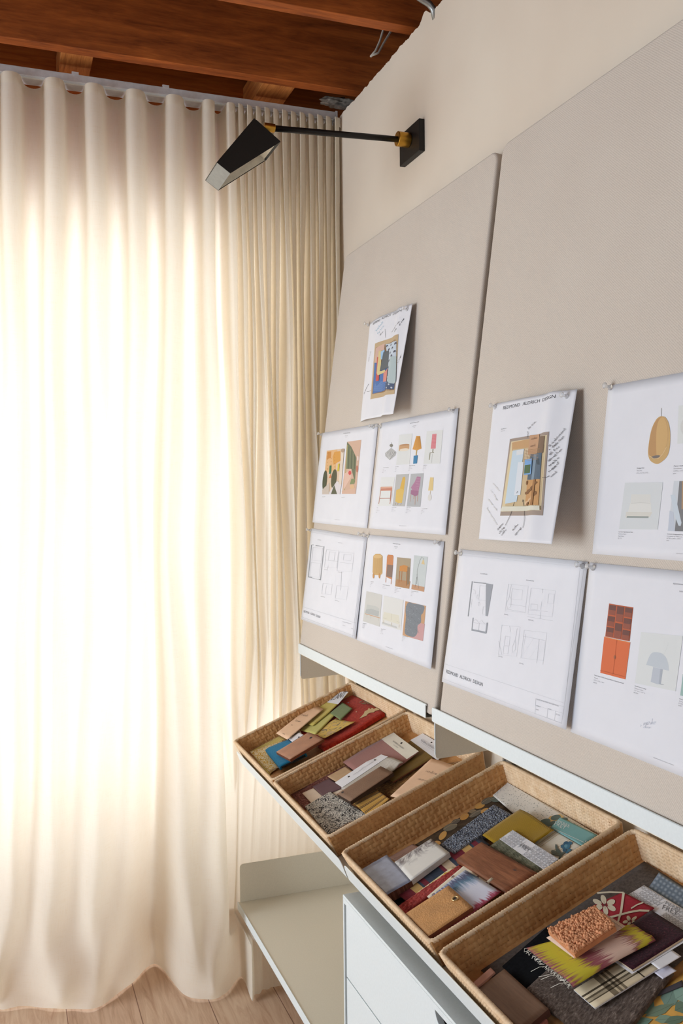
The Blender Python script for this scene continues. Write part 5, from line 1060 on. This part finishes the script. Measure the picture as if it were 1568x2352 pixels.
for x, y, a, b, r, c in ((1040, 590, 7, 5, .3, (36, 92, 128)), (1062, 566, 7, 6, -.3, (26, 74, 110)), (1075, 590, 6, 7, .5, (40, 104, 140)), (1096, 560, 5, 4, .2, (36, 92, 128)), (1060, 585, 4, 4, 0, (84, 150, 176)), (1050, 620, 5, 4, .5, (30, 80, 116)), (1090, 622, 6, 3, -.4, (40, 104, 140)), (1075, 635, 5, 2.5, -.6, (40, 104, 140)), (985, 610, 3, 12, -.2, (78, 92, 84)), (1010, 640, 3.4, 12, -.5, (70, 84, 78)), (975, 650, 10, 3, .3, (78, 92, 84)), (1030, 650, 9, 3, -.5, (78, 92, 84)), (960, 630, 6, 3, .2, (92, 104, 94)), (1020, 672, 3, 8, .4, (70, 84, 78))): pr.ell(zF(x, y), a, b, c, r, 12)
pr.build('embroidered_flower', o)
sf, o = swatch('sample_card', Z(zF, (1020, 345), (1322, 490), (1196, 576), (940, 430)), .017, .0012, plain('teal_card', (122, 172, 174), .6, .3, 0, .01), 'teal header card with white lettering at the back of the third basket', 'card')
pr = Print(sf, .0005); WL = (226, 238, 236); pr.text('PIERRE', zF(995, 392), zF(1082, 432), (2.3, -6.4), WL); pr.text('FREY', zF(968, 412), zF(1050, 448), (3.4, -8.6), WL); pr.line(Z(zF, (966, 440), (1215, 556)), .9, WL); pr.text('1', zF(1220, 552), zF(1224, 554), (2, -4), WL); pr.build('printed_text', o)
def knit():
    t = NT('charcoal_knit'); v = t.coord('UV'); d = t.vor(t.mapping(v, (1, 1.5, 1)), 230, 'F1'); n = t.noise(v, 260, 2)
    t.bump(d, 1.0, .004); return t.done(t.ramp(t.math('ADD', t.math('MULTIPLY', d, .6), t.math('MULTIPLY', n, .6)), [(.4, (176, 180, 190)), (.68, (116, 120, 132)), (.95, (56, 58, 70))]), .95, 0, .1)
def nubby(a, k, seed=0):
    g = np.random.default_rng(seed).random((64, 64))
    return lambda s, t: a*(g[int(s*k) % 64, int(t*k) % 64])*min(1, 12*min(s, 1-s, t, 1-t)+.1)
swatch('fabric_sample', Z(zF, (480, 240), (622, 322), (150, 640), (40, 568)), .026, .012, knit(), 'chunky charcoal knit swatch in the third basket', n=40, lift=nubby(.004, 40, 3))
sf, o = swatch('fabric_sample', Z(zF, (690, 280), (960, 437), (650, 660), (385, 495)), .029, .0015, fabric('mustard_velvet', (148, 116, 10), (172, 136, 24), 800, .8), 'mustard velvet square with stitched edges', n=14, lift=lambda s, t: .003*math.sin(s*5+t*2)*(1-t*.5))
pr = Print(sf, .0006)
for k in range(22): q = k/22; pr.line([zF(700+240*q, 297+142*q), zF(706+240*q, 300.5+142*q)], .9, (196, 160, 40), False); pr.line([zF(950-110*q, 446+108*q), zF(947-110*q, 449+108*q)], .9, (206, 172, 70), False)
pr.build('stitching', o)
def herring():
    t = NT('grey_green_herringbone'); v = t.coord('UV'); s = t.n('ShaderNodeSeparateXYZ', {0: v})
    zz = t.math('ABSOLUTE', t.math('SUBTRACT', t.math('FRACT', t.math('DIVIDE', s.outputs[1], .009)), .5)); ph = t.math('ADD', t.math('DIVIDE', s.outputs[0], .0042), t.math('MULTIPLY', zz, 2.6))
    st = t.math('ABSOLUTE', t.math('SUBTRACT', t.math('FRACT', ph), .5)); n = t.noise(v, 55, 3); f = t.math('ADD', t.math('MULTIPLY', st, .9), t.math('MULTIPLY', n, .6))
    t.bump(st, .4, .001); return t.done(t.ramp(f, [(.3, (62, 66, 56)), (.55, (112, 116, 98)), (.75, (160, 158, 138))]), .9, 0, .1)
def caning(pr, z, A, B, C, D, c, n1, n2, blank, wd=.9):
    "octagonal cane pattern over the quad A-B-C-D, leaving out the range blank along A-B"
    A, B, C, D = [np.array(q, float) for q in (A, B, C, D)]; pt = lambda s, t: (1-t)*((1-s)*A+s*B)+t*((1-s)*D+s*C)
    for i in range(n1):
        for j in range(n2):
            s, t = (i+.5+.5*(j % 2))/n1, (j+.5)/n2
            if s > 1 or blank[0] < s < blank[1]: continue
            ds, dt = .40/n1, .36/n2; ring = [pt(min(1, max(0, s+ds*math.cos(q))), min(1, max(0, t+dt*math.sin(q)))) for q in np.linspace(0, 2*math.pi, 13)]
            pr.line(ring, wd, c, False)
            for dx, dy in ((1, .5), (1, -.5), (0, 1)):
                pr.line([pt(min(1, max(0, s-dx*.5/n1+.5/n1*(1-dx))), min(1, max(0, t-dy*.9/n2))), pt(min(1, max(0, s+dx*.5/n1+.5/n1*(1-dx))), min(1, max(0, t+dy*.9/n2)))], wd*.7, c, False)
sf, o = swatch('fabric_sample', Z(zF, (632, 452), (1005, 690), (830, 805), (440, 582)), .033, .002, herring(), 'grey-green herringbone cloth with a cane-patterned white header card', n=10)
hd = Z(zF, (632, 452), (1005, 690), (885, 778), (522, 527)); pr = Print(sf, .0005); pr.quad(hd, WHITE_CARD, 4); pr.build('header_card', o)
pr = Print(sf, .0012); caning(pr, zF, *hd, (176, 176, 184), 9, 3, (.38, .60)); pr.text('PIERRE', zF(732, 600), zF(812, 645), (1.8, -6.0), (128, 128, 136)); pr.text('FREY', zF(704, 604), zF(780, 650), (3.0, -8.0), (112, 112, 120)); pr.build('printed_pattern', o)
stp = [(0, (58, 66, 84)), (.10, (122, 32, 50)), (.18, (58, 66, 84)), (.22, (206, 168, 104)), (.36, (122, 32, 50)), (.56, (58, 66, 84)), (.62, (214, 190, 160)), (.76, (122, 32, 50)), (.82, (48, 58, 76))]
sf, o = swatch('fabric_sample', Z(zE, (1335, 145), (1462, 245), (690, 800), (565, 690)), .022, .002, stripes('regimental_stripe', stp, .135, 'Y'), 'cloth with maroon, navy, cream and gold stripes', n=16, lift=drape(.0012))
sf, o = swatch('material_tile', Z(zF, (375, 548), (828, 800), (580, 972), (165, 690)), .043, .009, wood('walnut', (104, 58, 38), (166, 106, 74), 40, 0, .45, 'UV', (182, 122, 88), 10), 'walnut wood tile with a knot in the third basket', 'tile')
pr = Print(sf, .0003); pr.ell(zF(640, 775), 5, 2.4, (92, 52, 36), .3); pr.ell(zF(640, 775), 2.6, 1.3, (64, 36, 26), .3); pr.build('wood_knot', o)
swatch('fabric_sample', Z(zE, (1110, 455), (1150, 470), (810, 710), (775, 700)), .029, .002, floral_y() if False else MATS['yellow_floral_cloth'], 'narrow edge of yellow-green floral cloth beside the coral plush')
swatch('fabric_sample', Z(zE, (1178, 438), (1215, 478), (655, 912), (588, 836)), .034, .012, speckle('coral_plush', (172, 58, 52), (206, 92, 84), 210, .35, .6, .95, .9, (226, 130, 116)), 'coral red plush strip between striped and floral cloths', n=30, lift=nubby(.0035, 30, 5))
def ditsy():
    t = NT('ditsy_floral_cloth'); v = t.coord('UV'); d = t.vor(v, 62, 'F1', 'Distance', .7); n = t.noise(v, 420, 2, .6); f = t.math('ADD', d, t.math('MULTIPLY', n, .5))
    return t.done(t.ramp(f, [(.40, (120, 96, 100)), (.47, (168, 150, 140)), (.52, (226, 216, 196))]), .9, 0, .15)
swatch('fabric_sample', Z(zE, (1225, 440), (1505, 590), (1150, 905), (868, 738)), .038, .002, ditsy(), 'cream cloth with small grey flowers, rolled at one end', n=18, lift=lambda s, t: .006*math.exp(-((s-.96)/.07)**2))
def ikat_b():
    t = NT('blue_ikat_cloth'); v = t.coord('UV'); nz = t.noise(t.mapping(v, (9, 300, 1)), 1, 2); s = t.n('ShaderNodeSeparateXYZ', {0: v}).outputs
    f = t.math('ADD', t.math('ADD', s[0], t.math('MULTIPLY', s[1], .12)), t.math('MULTIPLY', t.math('SUBTRACT', t.noise(t.mapping(v, (16, 260, 1)), 1, 3), .5), .06))
    c = t.ramp(t.math('DIVIDE', f, .13), [(.0, (196, 204, 226)), (.12, (98, 98, 126)), (.24, (104, 136, 160)), (.34, (190, 200, 222)), (.42, (220, 222, 236)), (.74, (216, 216, 232)), (.84, (170, 70, 96)), (.94, (186, 104, 124))]); t.bump(t.wave(v, 160, .4), .2, .0008); return t.done(c, .85, 0, .15)
swatch('fabric_sample', Z(zE, (1232, 488), (1566, 690), (970, 1135), (690, 905)), .049, .0015, ikat_b(), 'pale lavender ikat cloth with blue and pink bleeding bands', n=16, lift=drape(.0015))
sf, o = swatch('material_tile', Z(zE, (1072, 634), (1300, 838), (872, 1122), (655, 906)), .061, .0075, leather('tan_pebbled_leather', (206, 150, 92), 330, .5), 'tan pebbled leather sample with a metal eyelet', 'leather sample', edge=plain('leather_edge', (128, 74, 52), .8))
c0, c1 = sf.st(*zE(1137, 765)); cc = sf.P(c0, c1, .001); mb = MB(); e1_, e2_ = SE, np.array([0, 1., 0]); mb.tube([cc+.0055*(math.cos(q)*e1_+math.sin(q)*e2_) for q in np.linspace(0, 2*math.pi, 25)], .0014, 8, cap=False); mb.build('eyelet', plain('pale_brass', (206, 184, 140), .3, .5, 1.0), o, True); pr = Print(sf, .0004); hole(pr, zE, 1137, 765, 3.6, 3.2, rot=0); pr.build('eyelet_hole', o)
sf, o = swatch('material_tile', Z(zE, (486, 342), (722, 592), (482, 728), (232, 490)), .036, .018, plain('blue_grey_glaze', (150, 156, 176), .35, .4, 0, .07, 60, .1, 'UV'), 'thick blue-grey glazed tile with a rough brown edge', 'tile', edge=speckle('brown_clay_edge', (96, 58, 44), (128, 84, 66), 160))
pr = Print(sf, .0004); [pr.line(Z(zE, (340+k*6, 425+k*8), (430+k*6, 385+k*8)), .35, (124, 130, 150), False) for k in range(4)]; pr.build('scratched_lines', o)
def marble():
    t = NT('veined_marble'); v = t.coord('UV'); n = t.noise(v, 22, 5, .6, 1.6); w_ = t.math('ABSOLUTE', t.math('SUBTRACT', n, .5)); s = t.n('ShaderNodeSeparateXYZ', {0: v}).outputs
    k = t.math('ADD', w_, t.math('MULTIPLY', t.math('ABSOLUTE', t.math('SUBTRACT', s[0], .012)), 4.5)); return t.done(t.ramp(k, [(.02, (112, 106, 112)), (.07, (186, 182, 182)), (.14, (226, 224, 220)), (.6, (234, 230, 224))]), .25, 0, .4)
swatch('material_tile', Z(zE, (905, 190), (1080, 322), (716, 590), (560, 412)), .037, .010, marble(), 'white marble tile with a grey vein', 'tile', edge=plain('marble_edge', (206, 204, 200), .4))
sf, o = swatch('label_tag', Z(zE, (735, 238), (830, 290), (630, 430), (505, 368)), .009, .001, plain('mauve_brown_tag', (160, 124, 108), .8), 'mauve-brown tag standing behind the marble tile', 'tag'); pr = Print(sf, .0004); pr.line(Z(zE, (560, 380), (640, 345), (665, 320), (700, 330)), .6, (110, 80, 70)); pr.build('drawn_line', o)
swatch('fabric_sample', Z(zE, (585, 718), (668, 800), (580, 848), (500, 770)), .012, .002, blk, 'small black pile swatch at the front of the third basket')
swatch('fabric_sample', Z(zE, (960, 1080), (1060, 1010), (1010, 1130), (900, 1180)), .006, .0015, plain('dark_plum_cloth', (74, 30, 36), .9), 'dark plum cloth just showing under the tan leather')
# --- nearest basket
CUR = 3
swatch('fabric_sample', [z6(1330, 262), z6(1860, 600), z6(1010, 1350), z6(330, 930)], .004, .002, speckle('umber_felt', (72, 62, 56), (100, 88, 80), 160, .35, .65, .95, .4), 'dark umber felt covering the floor of the nearest basket', n=12)
swatch('fabric_sample', Z(z6, (1420, 330), (1720, 520), (1620, 640), (1335, 455)), .008, .0015, fabric('slate_weave', (96, 112, 130), (150, 164, 180), 200), 'slate blue woven cloth in the back corner of the nearest basket')
cq = Z(z6, (1330, 408), (1780, 680), (1650, 740), (1232, 466)); sf, o = swatch('sample_card', cq, .014, .0012, WHITE_CARD, 'white cane-patterned card half under the maroon tweed', 'card')
pr = Print(sf, .0005); caning(pr, z6, *cq, (160, 160, 164), 11, 3, (.30, .50)); pr.text('PIERRE', z6(1452, 522), z6(1545, 568), (2.4, -7.4), (136, 134, 140)); pr.text('FREY', z6(1432, 552), z6(1525, 592), (4, -10.5), (120, 118, 124)); pr.build('printed_pattern', o)
sf, o = swatch('fabric_sample', Z(z6, (1195, 452), (1392, 545), (1160, 705), (985, 548)), .021, .0015, plain('crimson_cloth', (158, 46, 58), .85, .2, 0, .05, 200), 'crimson cloth with cream flowers and branches', n=14, lift=lambda s, t: .001*math.sin(s*6))
pr = Print(sf, .0006); CRM = (218, 206, 176)
def flower(x, y, r, n=6, s=1.0):
    for k in range(n): q = k*2*math.pi/n+.5; pr.ell(zH(x+math.cos(q)*r, y+math.sin(q)*r*.68), r*.115*s, r*.07*s, CRM, math.atan2(math.sin(q)*.68, math.cos(q)), 12)
    pr.up(); pr.ell(zH(x, y), 1.8, 1.3, (60, 50, 46))
    for k in range(n): q = k*2*math.pi/n+.5; pr.line([zH(x, y), zH(x+math.cos(q)*r*.7, y+math.sin(q)*r*.5)], .5, (60, 50, 46), False)
flower(692, 478, 84); flower(990, 650, 62, 5)
pr.line(Z(zH, (895, 352), (885, 440), (870, 540), (835, 650)), 5, CRM); pr.line(Z(zH, (720, 610), (860, 572), (960, 545), (1080, 530), (1200, 550)), 4.4, CRM); pr.line(Z(zH, (980, 505), (1040, 470), (1100, 450)), 3, CRM); pr.line(Z(zH, (640, 365), (760, 345), (895, 352)), 3, CRM); pr.build('flower_print', o)
tw = speckle('maroon_tweed', (44, 18, 28), (66, 28, 40), 300, .4, .62, .95, .5, (120, 60, 66))
sf, o = swatch('fabric_sample', Z(zH, (1208, 545), (1640, 815), (995, 1222), (600, 950)), .034, .003, tw, 'maroon tweed mounted on a white card', edge=plain('board_edge', (206, 186, 160), .8))
pr = Print(sf, -.0035); pr.quad(Z(zH, (1195, 540), (1665, 830), (985, 1245), (560, 950)), WHITE_CARD, 3); pr.build('backing_card', o)
plq = Z(zH, (1085, 985), (1330, 1180), (572, 1655), (330, 1445))
def plaid():
    t = NT('cream_plaid'); v = t.coord('UV'); s = t.n('ShaderNodeSeparateXYZ', {0: v}).outputs
    def bars(o, per, st): return t.ramp(t.math('FRACT', t.math('DIVIDE', o, per)), st, 'CONSTANT')
    base = (224, 208, 178); k1 = bars(s[0], .062, [(0, (255, 255, 255)), (.30, (96, 92, 88)), (.36, (255, 255, 255)), (.44, (120, 116, 112)), (.5, (200, 198, 196)), (.58, (110, 106, 102)), (.62, (255, 255, 255))])
    k2 = bars(s[1], .110, [(0, (255, 255, 255)), (.28, (90, 86, 84)), (.30, (255, 255, 255)), (.56, (150, 146, 142)), (.60, (230, 228, 226)), (.63, (140, 136, 132)), (.67, (232, 230, 228)), (.70, (150, 146, 142)), (.78, (255, 255, 255))])
    return t.done(t.mix(1.0, t.mix(1.0, lin(base), k1, 'MULTIPLY'), k2, 'MULTIPLY'), .9, 0, .1)
swatch('fabric_sample', plq, .024, .002, plaid(), 'cream and charcoal plaid card with pinked edges', edge=WHITE_CARD)
swatch('label_tag', Z(zH, (1440, 992), (1545, 1065), (1300, 1215), (1200, 1138)), .029, .0008, WHITE_CARD, 'white tag sticking out from under the maroon tweed', 'tag')
swatch('label_tag', Z(zH, (1395, 1165), (1492, 1228), (1337, 1322), (1245, 1252)), .0215, .0008, plain('lilac_white_card', (222, 222, 240), .7), 'small lilac-white tag below the other white tag', 'tag')
swatch('fabric_sample', Z(zG, (905, 315), (1180, 700), (690, 972), (428, 735)), .010, .002, plain('black_wool', (22, 24, 28), .95, .1, 0, .15, 200), 'black wool cloth between the wood-look tile and the ikat cloth')
twd = speckle('grey_brown_tweed', (70, 58, 52), (112, 98, 90), 260, .38, .6, .95, .6, (166, 152, 144))
swatch('fabric_sample', [(1262, 2222), (1545, 2232), (1392, 2432), (1208, 2271)], .0150, .005, twd, 'thick grey-brown tweed at the front of the nearest basket', n=30, lift=nubby(.0015, 30, 8))
def trop(): return plain('amber_ground_paper', (226, 176, 92), .8, .2, 0, .04)
sf, o = swatch('wallpaper_sample', [(1572, 2232), (1720, 2330), (1490, 2480), (1404, 2360)], .007, .001, trop(), 'amber wallpaper with green palm leaves at the picture corner', 'wallpaper sample', n=14)
pr = Print(sf, .0004)
for a, b, wd, c in (((1050, 1750), (1200, 1520), 62, (92, 140, 122)), ((1320, 1650), (1430, 1450), 70, (108, 146, 132)), ((1100, 1760), (1420, 1610), 44, (104, 132, 104)), ((1420, 1690), (1600, 1590), 60, (90, 120, 96)), ((880, 1800), (1100, 1730), 46, (84, 130, 112)), ((1440, 1560), (1600, 1440), 90, (132, 176, 160)), ((1200, 1800), (1420, 1770), 40, (122, 158, 132)), ((980, 1840), (1180, 1790), 40, (96, 140, 120)), ((1300, 1830), (1560, 1760), 40, (84, 116, 92))):
    a, b = np.array(zH(*a)), np.array(zH(*b)); d = b-a; nn = np.array([-d[1], d[0]])/np.linalg.norm(d)*wd*2.5/4.93/2
    pr.poly([a, a+d*.3+nn*.9, a+d*.6+nn, b, a+d*.6-nn*.8, a+d*.3-nn], c, 1); pr.line([a, a+d*.5+nn*.1, b], .8, tuple(x*.72 for x in c))
pr.build('palm_print', o)
swatch('fabric_sample', Z(zH, (1235, 1490), (1560, 1335), (1580, 1395), (1290, 1512)), .010, .0012, plain('charcoal_cloth', (74, 70, 78), .9), 'charcoal cloth strip above the amber palm wallpaper')
swatch('material_tile', Z(zG, (452, 762), (922, 1185), (640, 1425), (148, 988)), .024, .011, wood('smoked_oak', (116, 88, 70), (140, 108, 88), 30, 0, .5, 'UV', None, 8), 'smoked oak tile at the front of the nearest basket', 'tile', edge=plain('smoked_oak_edge', (92, 58, 48), .7))
swatch('label_tag', Z(zG, (305, 748), (352, 796), (148, 972), (106, 920)), .027, .003, plain('dusty_pink_tag', (190, 138, 120), .8), 'dusty pink tag between the smoked oak tile and the wicker wall', 'tag')
swatch('material_tile', Z(zG, (860, 1265), (905, 1300), (800, 1400), (745, 1350)), .012, .006, plain('dusty_rose_tile', (176, 112, 100), .7), 'dusty rose tile end poking out under the smoked oak tile', 'tile')
def ikat_y():
    t = NT('yellow_plum_ikat'); v = t.coord('UV'); s = t.n('ShaderNodeSeparateXYZ', {0: v}).outputs
    jag = t.math('MULTIPLY', t.math('SUBTRACT', t.noise(t.mapping(v, (10, 230, 1)), 1, 3, .6), .5), .085)
    f = t.math('DIVIDE', t.math('ADD', s[0], jag), .17)
    c = t.ramp(f, [(.0, (150, 84, 92)), (.10, (198, 184, 58)), (.26, (204, 188, 62)), (.33, (146, 78, 88)), (.44, (164, 104, 106)), (.52, (222, 190, 174)), (.74, (224, 192, 176)), (.80, (150, 84, 92)), (.87, (200, 184, 66)), (.95, (196, 178, 60)), (1.0, (146, 84, 92))]); t.bump(t.wave(v, 170, .4), .2, .0008); return t.done(c, .85, 0, .15)
sf, o = swatch('fabric_sample', [zG(685, 540), zH(1000, 690), zH(1248, 858), zH(318, 1400)], .044, .0015, ikat_y(), 'frayed ikat cloth in yellow, plum and blush under the peach loop pile', n=24, lift=lambda s, t: .002*math.sin(s*4)-.005*max(0, (t-.86)/.14)**2+.003*max(0, min(1, (t-.6)/.3)))
mb = MB()
g = np.random.default_rng(4)
for k in range(70):
    t_ = g.random(); a = sf.P(0, t_, .0002); d = (sf.C[0]-sf.C[1])/np.linalg.norm(sf.C[0]-sf.C[1]); L = .004+.004*g.random()+(.022 if k % 23 == 0 else 0)
    mb.tube([a, a+d*L*.5+SN*.0012*g.standard_normal(), a+d*L+SN*(-.003)+np.array([0, .003*g.standard_normal(), 0])], .00035, 5)
mb.build('frayed_fringe', plain('fringe_thread', (226, 220, 208), .9), o, True)
sf, o = swatch('sample_card', Z(zH, (600, 532), (912, 722), (335, 1085), (22, 855)), .051, .001, plain('blush_board', (226, 196, 176), .7), 'blush backing board with stitched print under the peach loop pile', 'card')
pr = Print(sf, .0004)
for k in range(8): q = k/7; pr.line([zH(610+240*q, 560+160*q), zH(640+240*q, 590+160*q)], .8, (128, 112, 108), False)
pr.build('printed_marks', o)
sf, o = swatch('fabric_sample', Z(zH, (575, 520), (805, 735), (340, 1045), (38, 780)), .063, .0072, plain('peach_loop_backing', (206, 140, 98), .9), 'peach looped-pile sample on top of the nearest basket', n=8)
# the loops: small rounded tufts in one pile
bm = bmesh.new(); bmesh.ops.create_icosphere(bm, subdivisions=1, radius=1); iv = np.array([q.co[:] for q in bm.verts]); fi = [tuple(q.index for q in f.verts) for f in bm.faces]; bm.free()
V, F = [], []; g = np.random.default_rng(9); nx, ny = 24, 32
for i in range(nx):
    for j in range(ny):
        s, t_ = (i+.5+.7*(g.random()-.5))/nx, (j+.5+.7*(g.random()-.5))/ny; c = sf.P(s, t_, .001+.0035*g.random()); r = .0025*(.8+.5*g.random())
        rot = np.linalg.qr(g.standard_normal((3, 3)))[0]; k = len(V); V += [tuple(c+(p*r*np.array([1, .8, 1.25]))@rot) for p in iv]; F += [tuple(q+k for q in f) for f in fi]
lp = link_mesh('loop_pile', V, F, plain('peach_loop_yarn', (222, 160, 120), .95, .1, 0, .08, 90), o, True); lp['kind'] = 'stuff'
